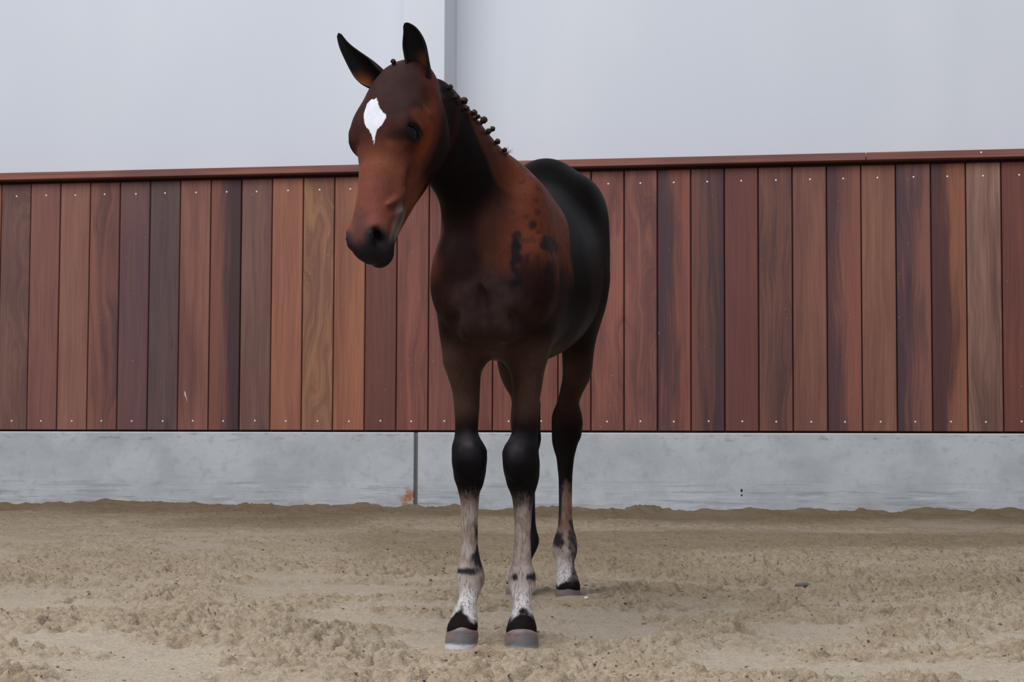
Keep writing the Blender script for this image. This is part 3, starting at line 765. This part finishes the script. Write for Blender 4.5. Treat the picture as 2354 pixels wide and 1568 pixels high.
# neck dark with the new coat and painted shade, brown first coat left on shoulder and withers
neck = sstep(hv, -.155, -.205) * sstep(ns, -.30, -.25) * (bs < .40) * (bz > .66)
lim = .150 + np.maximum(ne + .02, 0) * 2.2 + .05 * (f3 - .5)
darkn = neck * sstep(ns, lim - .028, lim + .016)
front = sstep(np.abs(blat + .020), .085, .030) * sstep(bs, .16, .06) * sstep(ns, .0, .10)
brown = sstep(bz + .05 * (f3 - .5), .745, .825) * sstep(bs + .08 * (f4 - .5), .335, .285) * (1 - head_guard) * (1 - front * .75)
paint(brown, col(94, 49, 34))
paint(brown * sstep(f3, .42, .72), col(84, 43, 30), .7)
paint(brown * sstep(f2, .62, .76), col(60, 35, 28), .6)
paint(brown * sstep(ne, .02, .07) * sstep(ns, .10, .20), col(74, 40, 30), .8)
def spot(lx, zx, rx, rz, amt):
    dd_ = np.hypot((blat - lx) / rx, (bz - zx) / rz) + 1.1 * (f1 - .5) + 1.3 * (f2 - .5)
    paint(sstep(dd_, 1.25, .55) * (bs < .32), col(26, 25, 29), amt * .92)
for a_ in ((.064, .800, .011, .026, 1), (.062, .842, .007, .016, .8), (.066, .766, .016, .024, .85), (.118, .838, .011, .020, .9), (.089, .872, .008, .010, .9), (.085, .800, .006, .016, .7), (.108, .800, .008, .010, .6),
           (.100, .860, .006, .008, .6), (.122, .780, .016, .020, .7), (.095, .905, .005, .006, .5)): spot(*a_)
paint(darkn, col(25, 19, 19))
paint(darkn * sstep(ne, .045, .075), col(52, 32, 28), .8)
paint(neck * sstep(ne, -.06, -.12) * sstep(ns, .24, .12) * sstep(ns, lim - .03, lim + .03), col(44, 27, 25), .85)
crest = sstep(np.abs(nl), .024, .012) * sstep(ne, .06, .085) * (ns > -.02) * sstep(hv, -.12, -.16)
paint(crest, col(30, 20, 19), .8)
# head
head = sstep(hv, -.215, -.185) * (hu > -.075) * (hu < .45) * (np.abs(hw) < .13) * sstep(ns, .18, .24)
paint(head, col(80, 42, 33))
top = head * sstep(hu, .21, .10) * sstep(hv, -.075, -.03)
paint(top, col(55, 38, 37)); paint(top * sstep(f3, .45, .7), col(70, 44, 39), .5)
bridge = head * sstep(hu, .17, .23) * sstep(hv, -.075, -.04)
paint(bridge, col(122, 72, 56)); paint(bridge * sstep(f4, .5, .7), col(106, 60, 52), .7)
paint(head * sstep(hu, .16, .22) * sstep(hv, -.05, -.085), col(96, 54, 44), .8)
paint(head * sstep(np.hypot((hu - .088) / .016, (hv + .062) / .014), 1.2, .5) * (np.abs(hw) > .03), col(100, 54, 38), .8)
jaw = head * sstep(hv, -.10, -.125) * sstep(hu, .15, .21)
paint(jaw, col(104, 62, 42)); paint(jaw * sstep(hv, -.135, -.15), col(52, 32, 26), .9)
paint(head * sstep(hv, -.096, -.124) * sstep(hu, .25, .18), col(31, 20, 20), .97)  # shade at the rear of the cheek painted into the coat
paint(head * sstep(hv, -.085, -.15) * sstep(hu, .10, .03), col(30, 21, 21), .95)
ed = np.hypot((hu - .153) / .0185, (hv + .043) / .026)

paint(head * sstep(np.hypot((hu - .115) / .02, (hv + .050) / .03), 1.2, .6) * (np.abs(hw) > .04), col(112, 58, 42), .75)
paint(head * sstep(np.hypot((hu - .150) / .05, (hv + .082) / .016), 1.2, .5) * (np.abs(hw) > .035), col(112, 54, 30), .9)
paint(head * sstep(np.hypot((hu - .178) / .02, (hv + .030) / .02), 1.2, .5) * (np.abs(hw) > .03), col(110, 62, 48), .7)
paint(head * sstep(ed, 1.2, .7) * (np.abs(hw) > .035), col(36, 31, 31))
paint(head * sstep(np.hypot((hu - .165) / .012, (hv + .022) / .014), 1.3, .5) * (np.abs(hw) > .03), col(46, 34, 33), .7)
# muzzle: grey black nose with brown between the nostrils
mz = head * sstep(hu + .022 * (f3 - .5) - np.abs(hw) * -.35, .362, .388)
paint(mz, col(56, 53, 57))
paint(head * sstep(np.abs(hw), .024, .010) * sstep(hv, -.045, -.03) * sstep(hu, .30, .35) * sstep(hu, .418, .392), col(98, 64, 58), .9)
paint(head * sstep(hu, .388, .408), col(34, 32, 35), .85)
paint(head * sstep(np.hypot((hu - .385) / .020, (hv + .040) / .020), 1.3, .5) * sstep(np.abs(hw), .022, .034), col(22, 21, 23), .9)
corner = head * sstep(np.abs(hv + .088 - (hu - .31) * .0), .026, .012) * sstep(hu, .275, .30) * sstep(hu, .385, .36) * sstep(np.abs(hw), .022, .032)
paint(corner, col(112, 96, 94), .85)
paint(head * sstep(hv, -.083, -.092) * sstep(hu, .345, .372), col(36, 34, 36), .95)
nd = np.minimum(np.linalg.norm(P - hp(.376, -.042, .034), axis=1), np.linalg.norm(P - hp(.376, -.042, -.034), axis=1))
paint(head * sstep(nd, .0125, .009), col(16, 14, 15), .95)
# legs
legm = sstep(bz, .66, .60)
paint(legm * fore * sstep(bz, .44, .50), col(72, 53, 46), .9)
paint(legm * fore * sstep(bz, .47, .42) , col(27, 26, 29))
for xk in (U(1077, 1020, 3.89)[0], U(1187, 1030, 3.89)[0]):
    gk = np.exp(-((P[:, 0] - xk) / .017) ** 2 - ((bz - .408) / .022) ** 2)
    paint(legm * fore * gk * (.35 + .9 * f2) * sstep(P[:, 1], 3.915, 3.895), col(84, 76, 79), .75)
paint(legm * (~fore), col(60, 43, 40), .8)
paint(legm * (~fore) * sstep(bz, .54, .44), col(30, 25, 26))
legs_c = []
cen = {'RF': U(1079, 1200, 3.945), 'LF': U(1201, 1200, 3.945), 'LH': U(1300, 1160, 4.835), 'RH': U(1213, 1160, 4.905)}
pale = np.zeros(n); pink = np.zeros(n)
lw = sstep(bz, .52, .40)
for nm, c in cen.items():
    m = (np.hypot(P[:, 0] - c[0], (P[:, 1] - c[1]) * .8) < .085) & (bz < .55)
    x, yv = P[:, 0] - c[0], P[:, 1] - c[1]
    nz_ = .016 * (f2 - .5) + .010 * (f1 - .5)
    if nm in ('RF', 'LF'):
        pv = sstep(bz, .345, .245) if nm == 'RF' else sstep(bz, .335, .235)
        pk = sstep(bz, .26, .31) * .8
        xc = -.014 if nm == 'RF' else 0.0
        zc = .064 - .85 * np.abs(x - xc) - .10 * np.clip(yv + .02, 0, 1)
        cor = sstep(bz + nz_, zc + .013, zc - .010)
        if nm == 'RF':
            blk = sstep(np.abs(bz - .142), .014, .0)*.9 * sstep(x, .026, .008) * sstep(yv, .02, -.01)
            sidep = sstep(x + nz_, .004, .018) * sstep(np.abs(bz - .195), .075, .030)
        else:
            blk = sstep(np.abs(bz - .130), .016, .0) * .9 * np.maximum(sstep(x, .002, .012), sstep(np.abs(x + .016), .012, .002)) * sstep(yv, .02, -.01)
            sidep = sstep(x + nz_, .008, .022) * sstep(bz, .10, .20) * .45
    elif nm == 'LH':
        pv = sstep(bz, .36, .24) * np.maximum(sstep(x, -.018, -.002), sstep(bz, .26, .15))
        pk = sstep(bz, .12, .22)
        zc = .070 - .55 * np.abs(x - .006) - .10 * np.clip(yv + .02, 0, 1)
        cor = sstep(bz + nz_, zc + .013, zc - .010)
        blk = sstep(np.abs(bz - .165), .034, .006) * sstep(x + nz_, .008, -.012) * .85
        sidep = sstep(x + nz_, .006, .020) * .8
    else:
        pv = sstep(bz, .16, .10) * .7; pk = np.zeros(n); cor = sstep(bz, .06, .05); blk = sstep(x, .0, .01); sidep = 0 * x
    pv = pv * (1 - np.clip(cor, 0, 1)) * (1 - np.clip(blk, 0, 1)) * (1 - np.clip(sidep, 0, 1) * .85)
    pale = np.where(m, pv, pale); pink = np.where(m, pk, pink)
    paint(m * sstep(bz, .33, .28), col(44, 42, 48))
    paint(m * cor, col(30, 24, 24))
C *= (0.80 + 0.25 * f1 + 0.15 * f2)[:, None]
# star, measured on the plane of the forehead
def face_uw(px, py):
    r = proj_dir(px, py); o = hp(0, .005, 0)
    tt = ((o - CAM) @ HV) / (r @ HV); q = CAM + r * tt - HO
    return q @ HW, q @ HU
STAR = [face_uw(*p) for p in ((867, 226), (862, 231), (856, 229), (846, 238), (839, 252), (835, 262), (835, 276), (839, 289), (846, 297), (849, 308), (851, 325), (857, 308), (862, 294), (872, 285), (880, 274), (884, 266), (885, 261), (878, 257), (873, 248), (870, 236))]
def poly_sd(x, y, poly):
    d = np.full(len(x), 1e9); ins = np.zeros(len(x), bool)
    for (x1, y1), (x2, y2) in zip(poly, poly[1:] + poly[:1]):
        ex, ey = x2 - x1, y2 - y1; wx, wy = x - x1, y - y1
        tt = np.clip((wx * ex + wy * ey) / (ex * ex + ey * ey + 1e-12), 0, 1)
        d = np.minimum(d, np.hypot(wx - ex * tt, wy - ey * tt))
        c = ((y1 > y) != (y2 > y)) & (x < (x2 - x1) * (y - y1) / (y2 - y1 + 1e-12) + x1); ins ^= c
    return np.where(ins, -d, d)
star = np.where(hv > -.06, poly_sd(hw, hu, STAR), .05)
star = np.clip(star, -.05, .05)

t = NT('bay_coat')
cA = t.n('ShaderNodeAttribute', attribute_name='coat').outputs['Color']
pA = t.n('ShaderNodeAttribute', attribute_name='pale').outputs['Fac']
kA = t.n('ShaderNodeAttribute', attribute_name='pink').outputs['Fac']
sA = t.n('ShaderNodeAttribute', attribute_name='star').outputs['Fac']
oc = t.n('ShaderNodeTexCoord').outputs['Object']
hair = t.noise(t.mapping(oc, (1, 1, 0.16)), 420, 2, 0.6); hair2 = t.noise(t.mapping(oc, (1, 1, 0.13)), 230, 3, 0.65); mott = t.noise(oc, 34, 3, 0.6)
sepz = t.n('ShaderNodeSeparateXYZ', ins={0: oc}).outputs[2]
c0 = t.mix(t.math('MULTIPLY', t.ramp(hair, 0.40, 0.62), 0.28), cA, t.mix(1.0, cA, (0.55, 0.52, 0.52), 'MULTIPLY'))
pc = t.mix(t.ramp(mott, 0.38, 0.66), lin((160, 142, 131)), lin((186, 174, 167)))
pc = t.mix(t.math('MULTIPLY', kA, 0.85), pc, lin((150, 112, 96)))
pc = t.mix(t.math('MULTIPLY', t.ramp(hair2, 0.50, 0.64), 0.55), pc, lin((96, 80, 74)))
pc = t.mix(t.ramp(sepz, 0.125, 0.085), pc, t.mix(t.ramp(hair2, 0.45, 0.62), lin((206, 200, 200)), lin((150, 134, 128))))
pm = t.math('ADD', pA, t.math('MULTIPLY', t.math('SUBTRACT', hair2, 0.5), 1.1))
pm = t.math('ADD', pm, t.math('MULTIPLY', t.math('SUBTRACT', mott, 0.5), 0.55))
pm = t.math('MULTIPLY', t.ramp(pm, 0.12, 0.85), t.ramp(pA, 0.02, 0.25))
c0 = t.mix(pm, c0, pc)
sd = t.math('ADD', sA, t.math('MULTIPLY', t.math('SUBTRACT', hair, 0.5), 0.006))
c0 = t.mix(t.ramp(sd, 0.0012, -0.0012), c0, t.mix(t.ramp(mott, 0.4, 0.65), lin((236, 236, 242)), lin((222, 222, 228))))
t.set(Base_Color=c0, Roughness=0.45, Specular_IOR_Level=0.012)
t.bump(t.math('ADD', hair, hair2), 0.12, 0.002)
coat_mat = t.m
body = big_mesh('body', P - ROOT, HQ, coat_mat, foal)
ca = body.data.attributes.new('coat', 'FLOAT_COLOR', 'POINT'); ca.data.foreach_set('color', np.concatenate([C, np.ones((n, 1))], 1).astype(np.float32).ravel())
for nm_, arr in (('pale', pale), ('pink', pink), ('star', star)):
    a = body.data.attributes.new(nm_, 'FLOAT', 'POINT'); a.data.foreach_set('value', arr.astype(np.float32))

# ---- ears: cupped shells with a rolled rim
t = NT('ear_hair')
cA = t.n('ShaderNodeAttribute', attribute_name='coat').outputs['Color']
t.set(Base_Color=cA, Roughness=0.7, Specular_IOR_Level=0.15); ear_mat = t.m
def make_ear(cl, side_sign, openv, depth0, warm_side):
    # cl rows: px, py, half width in pixels, depth
    pts = np.array([U(a, b, d) for a, b, w, d in cl]); wd = np.array([w * d / FPX for a, b, w, d in cl])
    m = len(cl); K = 30; tt = np.linspace(0, m - 1, K)
    def rs(v): return np.interp(tt, np.arange(m), v)
    def sm(v):
        v = v.copy()
        for _ in range(6): v[1:-1] = .25 * v[:-2] + .5 * v[1:-1] + .25 * v[2:]
        return v
    cpt = np.stack([sm(rs(pts[:, i])) for i in range(3)], 1); ww = sm(rs(wd)); ww[-1] = .0012
    V, colr = [], []; A_ = 18; th = .0036
    o = unit(openv)
    for k in range(K):
        tg = unit(cpt[min(k + 1, K - 1)] - cpt[max(k - 1, 0)]); oo = unit(o - tg * (o @ tg)); sd = np.cross(tg, oo)
        f = k / (K - 1); phi = math.radians(172 - 84 * min(1, f / .5) if f < .5 else 88 - 10 * (f - .5))
        W = ww[k]; Dp = W * (1.05 - .35 * f); t2 = min(th, W * .35)
        for layer in (0, 1):
            for q in range(A_):
                a = -phi + 2 * phi * q / (A_ - 1); a = a if layer == 0 else -a
                w_ = W - layer * t2; d_ = Dp - layer * t2
                V.append(cpt[k] + sd * (w_ * math.sin(a)) - oo * (d_ * math.cos(a) - Dp * .35))
                warm = max(0, 1 - abs(f - .32) / .18) if layer else 0
                fr = abs(q / (A_ - 1) - .5) * 2
                cc = lin((30, 25, 25)) if layer == 0 else lin((22, 19, 19))
                if layer == 1: cc = cc + (lin((118, 62, 32)) - cc) * min(1, warm * 1.15 * math.exp(-((math.sin(a) - warm_side) / .55) ** 2))
                if layer == 0 and f < .25: cc = lin((40, 28, 27))
                colr.append((*[float(v) * 1.1 for v in cc], 1))
    F = []; R2 = 2 * A_
    for k in range(K - 1):
        for q in range(R2):
            a, b = k * R2 + q, k * R2 + (q + 1) % R2; F.append((a, b, b + R2, a + R2))
    F.append(tuple(range(R2))[::-1]); F.append(tuple((K - 1) * R2 + q for q in range(R2)))
    V = np.array(V)
    o_ = mesh_obj('ear', V - ROOT, F, ear_mat, foal, True)
    a = o_.data.attributes.new('coat', 'FLOAT_COLOR', 'POINT'); a.data.foreach_set('color', np.array(colr, np.float32).ravel())
    return o_
make_ear([(984, 206, 9, 3.690), (979, 190, 18, 3.682), (973, 166, 24, 3.668), (963.5, 142, 28, 3.655), (957, 114, 31.5, 3.65), (952, 94, 29, 3.645), (946, 76, 22, 3.642), (939, 64, 15, 3.64), (930, 53, 5, 3.638)], 1, np.array([-.42, -.9, 0.0]), 3.65, 0.25)
make_ear([(892, 196, 10, 3.715), (880, 188, 22, 3.71), (864, 179, 29, 3.70), (845, 166, 31.5, 3.70), (827, 148, 27, 3.70), (811, 130, 20.5, 3.70), (796, 112, 14.5, 3.70), (786, 96, 10.5, 3.70), (778, 76, 5, 3.70)], -1, np.array([-.05, -.93, -.32]), 3.70, -0.85)

# ---- eyes and lashes
eye_mat = plain('dark_eye', (14, 17, 22), 0.05, 0, 0.22)
lash_mat = plain('lash_hair', (24, 20, 20), 0.7)
for sgn in (-1, 1):
    c, ax = EYE[sgn]
    bm = bmesh.new(); bmesh.ops.create_uvsphere(bm, u_segments=24, v_segments=16, radius=.0205)
    o = bm_obj('eye', bm, eye_mat, foal, True); o.location = tuple(c - ROOT)
    V, F = [], []
    rg = random.Random(5)
    for q in range(11):
        a = -0.95 + 1.9 * q / 10
        b0 = c + ax[0] * (.0185 * math.sin(a)) + HW * sgn * (.0175) - HU * .0105 * math.cos(a)
        dr = unit(HW * sgn * 1.0 + HU * .55 + ax[0] * (.5 * math.sin(a)) + np.array([rg.uniform(-.1, .1) for _ in range(3)]))
        L_ = .010 * rg.uniform(.7, 1.1); base = len(V)
        for j in range(5):
            f = j / 4; p = b0 + dr * L_ * f + HU * .004 * f * f; r = .0005 * (1 - f) + .0001
            for m_ in range(3):
                an = m_ * 2.094; V.append(p + ax[0] * r * math.cos(an) + ax[1] * r * math.sin(an))
        for j in range(4):
            for m_ in range(3):
                a1, a2 = base + j * 3 + m_, base + j * 3 + (m_ + 1) % 3; F.append((a1, a2, a2 + 3, a1 + 3))
    mesh_obj('eyelashes', np.array(V) - ROOT, F, lash_mat, foal)

# ---- hooves
t = NT('hoof_horn')
oc = t.n('ShaderNodeTexCoord').outputs['Object']; sp_ = t.n('ShaderNodeSeparateXYZ', ins={0: oc}); z_ = sp_.outputs[2]
n1 = t.noise(t.mapping(oc, (1, 1, 3.0)), 22, 3, 0.6); n2 = t.noise(oc, 60, 3, 0.6); n3 = t.noise(oc, 9, 2, 0.5)
c0 = t.mix(t.ramp(n1, 0.38, 0.62), lin((104, 92, 90)), lin((128, 108, 102)))
c0 = t.mix(t.ramp(n3, 0.45, 0.6), c0, lin((112, 110, 116)))
c0 = t.mix(t.math('MULTIPLY', t.ramp(t.math('ADD', z_, t.math('MULTIPLY', n2, 0.010)), 0.043, 0.052), 0.5), c0, lin((140, 116, 110)))
low = t.ramp(t.math('ADD', z_, t.math('MULTIPLY', t.math('SUBTRACT', n1, 0.5), 0.014)), 0.017, 0.011)
c0 = t.mix(t.math('MULTIPLY', low, t.n('ShaderNodeAttribute', attribute_type='OBJECT', attribute_name='pale_toe').outputs['Fac']), c0, lin((212, 214, 220)))
dust = t.math('MULTIPLY', t.ramp(t.math('ADD', z_, t.math('MULTIPLY', n2, 0.016)), 0.016, 0.006), 0.8)
c0 = t.mix(dust, c0, lin((186, 174, 158)))
t.set(Base_Color=c0, Roughness=0.42, Specular_IOR_Level=0.4); t.bump(n1, 0.2, 0.003)
hoof_mat = t.m
#        top centre px, py, half width top, bottom px, half width bottom, depth, ground index, pale toe
for (tx, ty, wt, bx, wb, d, gi, pt) in ((1063.5, 1438, 37, 1058, 35.5, 3.87, 0, .9), (1199, 1443, 38, 1199.5, 36.5, 3.872, 1, .25), (1306, 1346, 29.5, 1308, 28, 4.765, 2, .45), (1190, 1340, 26, 1188, 26, 4.842, 3, .3)):
    tp = U(tx, ty, d); bt = FEET[gi].copy(); bt[0] = U(bx, 1475, d)[0]; bt[1] = d - .006; bt[2] = FEET[gi][2] - .011
    rt_, rb_ = wt * d / FPX, wb * d / FPX
    V, F = [], []; NA_ = 40; NL_ = 9
    for k in range(NL_):
        f = k / (NL_ - 1)
        c = bt + (np.array([tp[0], d + .010, tp[2]]) - bt) * f
        r = rb_ + (rt_ - rb_) * f + (.0012 * math.sin(f * PI) if f < 1 else 0)
        if k == NL_ - 1: r *= .95
        for q in range(NA_):
            a = 2 * PI * q / NA_; ca_, sa_ = math.cos(a), math.sin(a)
            back = max(0, sa_); yy = r * sa_ * (1.16 if sa_ < 0 else 1.0)
            zz = c[2] - f * (.018 * (1 + sa_) * .8)
            xx = r * ca_ * (1 - .10 * back)
            V.append((c[0] + xx, c[1] + yy, zz))
    for k in range(NL_ - 1):
        for q in range(NA_):
            a, b = k * NA_ + q, k * NA_ + (q + 1) % NA_; F.append((a, b, b + NA_, a + NA_))
    F.append(tuple(range(NA_))[::-1]); F.append(tuple((NL_ - 1) * NA_ + q for q in range(NA_)))
    o = mesh_obj('hoof', np.array(V) - bt, F, hoof_mat, foal, True); o.location = tuple(bt - ROOT)
    o['pale_toe'] = float(pt)
    if pt > .8: o['label'] = 'hoof with a pale worn rim at the toe'

# ---- plaited mane knots along the crest, one at the forelock
knot_mat = NT('mane_hair'); oc = knot_mat.n('ShaderNodeTexCoord').outputs['Object']
kn = knot_mat.noise(oc, 300, 2, .6)
knot_mat.set(Base_Color=knot_mat.mix(kn, lin((30, 20, 20)), lin((64, 40, 36))), Roughness=0.55, Specular_IOR_Level=0.25); knot_mat = knot_mat.m
def knot(px, py, r, seed, label=None):
    sfc = surf(px, py, 10.0 if seed else 8.0); d = sfc[1]; p = U(px, py, d)
    near = HV_[np.argmin(((HV_ - p) ** 2).sum(1))]
    ax = p - near; L_ = np.linalg.norm(ax); ax = ax / L_ if L_ > 1e-4 else BZ
    ax = unit(ax + .4 * BZ)
    s1 = unit(np.cross(ax, np.array([.3, .9, .1]))); s2 = np.cross(ax, s1)
    V, F = [], []; NU, NV = 16, 12
    rg = random.Random(seed)
    for j in range(NV + 1):
        th_ = PI * j / NV
        for i_ in range(NU):
            ph = 2 * PI * i_ / NU
            rr = r * (1 + .13 * math.sin(3 * ph + 4.2 * th_ + seed) * math.sin(th_)) * (1 + .05 * rg.uniform(-1, 1))
            sq = .92
            V.append(p + s1 * rr * math.sin(th_) * math.cos(ph) + s2 * rr * math.sin(th_) * math.sin(ph) + ax * rr * sq * math.cos(th_))
    for j in range(NV):
        for i_ in range(NU):
            a, b = j * NU + i_, j * NU + (i_ + 1) % NU; F.append((a, a + NU, b + NU, b))
    # root of the plait down to the crest
    b0 = len(V); end = near - ax * .006
    for j in range(4):
        f = j / 3; c = end + (p - end) * f; rr = r * (.72 - .18 * math.sin(f * PI))
        for i_ in range(10):
            ph = 2 * PI * i_ / 10; V.append(c + s1 * rr * 1.2 * math.cos(ph) + s2 * rr * math.sin(ph))
    for j in range(3):
        for i_ in range(10):
            a, b = b0 + j * 10 + i_, b0 + j * 10 + (i_ + 1) % 10; F.append((a, b, b + 10, a + 10))
    o = mesh_obj('mane_knot', np.array(V) - ROOT, F, knot_mat, foal, True)
    if label: o['label'] = label
for i_, (px, py, r) in enumerate(((1034.5, 200, 6.6), (1049, 222, 6.5), (1067.5, 231, 8.0), (1073, 249, 6.5), (1090, 259, 7.4), (1099, 268, 5.5), (1112.5, 275.5, 8.2), (1123, 301, 6.0), (1132.5, 296, 6.2), (1144, 325, 6.6), (1160.5, 344.5, 5.6))):
    knot(px, py, r * 4.0 / FPX, i_)
knot(904, 141, 6.4 * 3.68 / FPX, 20, 'small knot of forelock between the ears')
# wisp at the end of the mane
V, F = [], []; rg = random.Random(9)
for q in range(16):
    b0 = surf(1164 + rg.uniform(-3, 6), 352 + rg.uniform(-2, 4), 8); L_ = rg.uniform(.012, .028)
    dr = unit(np.array([rg.uniform(.0, .9), rg.uniform(-.2, .4), rg.uniform(.5, 1.0)])); base = len(V)
    for j in range(4):
        f = j / 3; p = b0 + dr * L_ * f + np.array([.004, 0, -.003]) * f * f; r = .0004 * (1 - f) + .0001
        for m_ in range(3):
            an = m_ * 2.094; V.append(p + np.array([r * math.cos(an), 0, r * math.sin(an)]))
    for j in range(3):
        for m_ in range(3):
            a1, a2 = base + j * 3 + m_, base + j * 3 + (m_ + 1) % 3; F.append((a1, a2, a2 + 3, a1 + 3))
mesh_obj('mane_wisp', np.array(V) - ROOT, F, knot_mat, foal)
# ---- tail hanging behind the quarters
V, F = [], []
cl = [bl(1.06, 0, 1.03), bl(1.115, 0, 1.02), bl(1.145, 0, .95), bl(1.15, 0, .86), bl(1.145, 0, .77), bl(1.14, 0, .70)]
rr_ = [.028, .032, .034, .036, .030, .008]
for k, (c, r) in enumerate(zip(cl, rr_)):
    for q in range(20):
        a = 2 * PI * q / 20; V.append(c + BL * r * math.cos(a) * (1 + .12 * math.cos(5 * a)) + BA * r * .8 * math.sin(a) * (1 + .12 * math.cos(4 * a + k)))
for k in range(len(cl) - 1):
    for q in range(20):
        a, b = k * 20 + q, k * 20 + (q + 1) % 20; F.append((a, b, b + 20, a + 20))
F.append(tuple(range(20))[::-1]); F.append(tuple((len(cl) - 1) * 20 + q for q in range(20)))
o = mesh_obj('tail', np.array(V) - ROOT, F, knot_mat, foal, True)
md = o.modifiers.new('smooth', 'SUBSURF'); md.levels = 1; md.render_levels = 1
#@@END
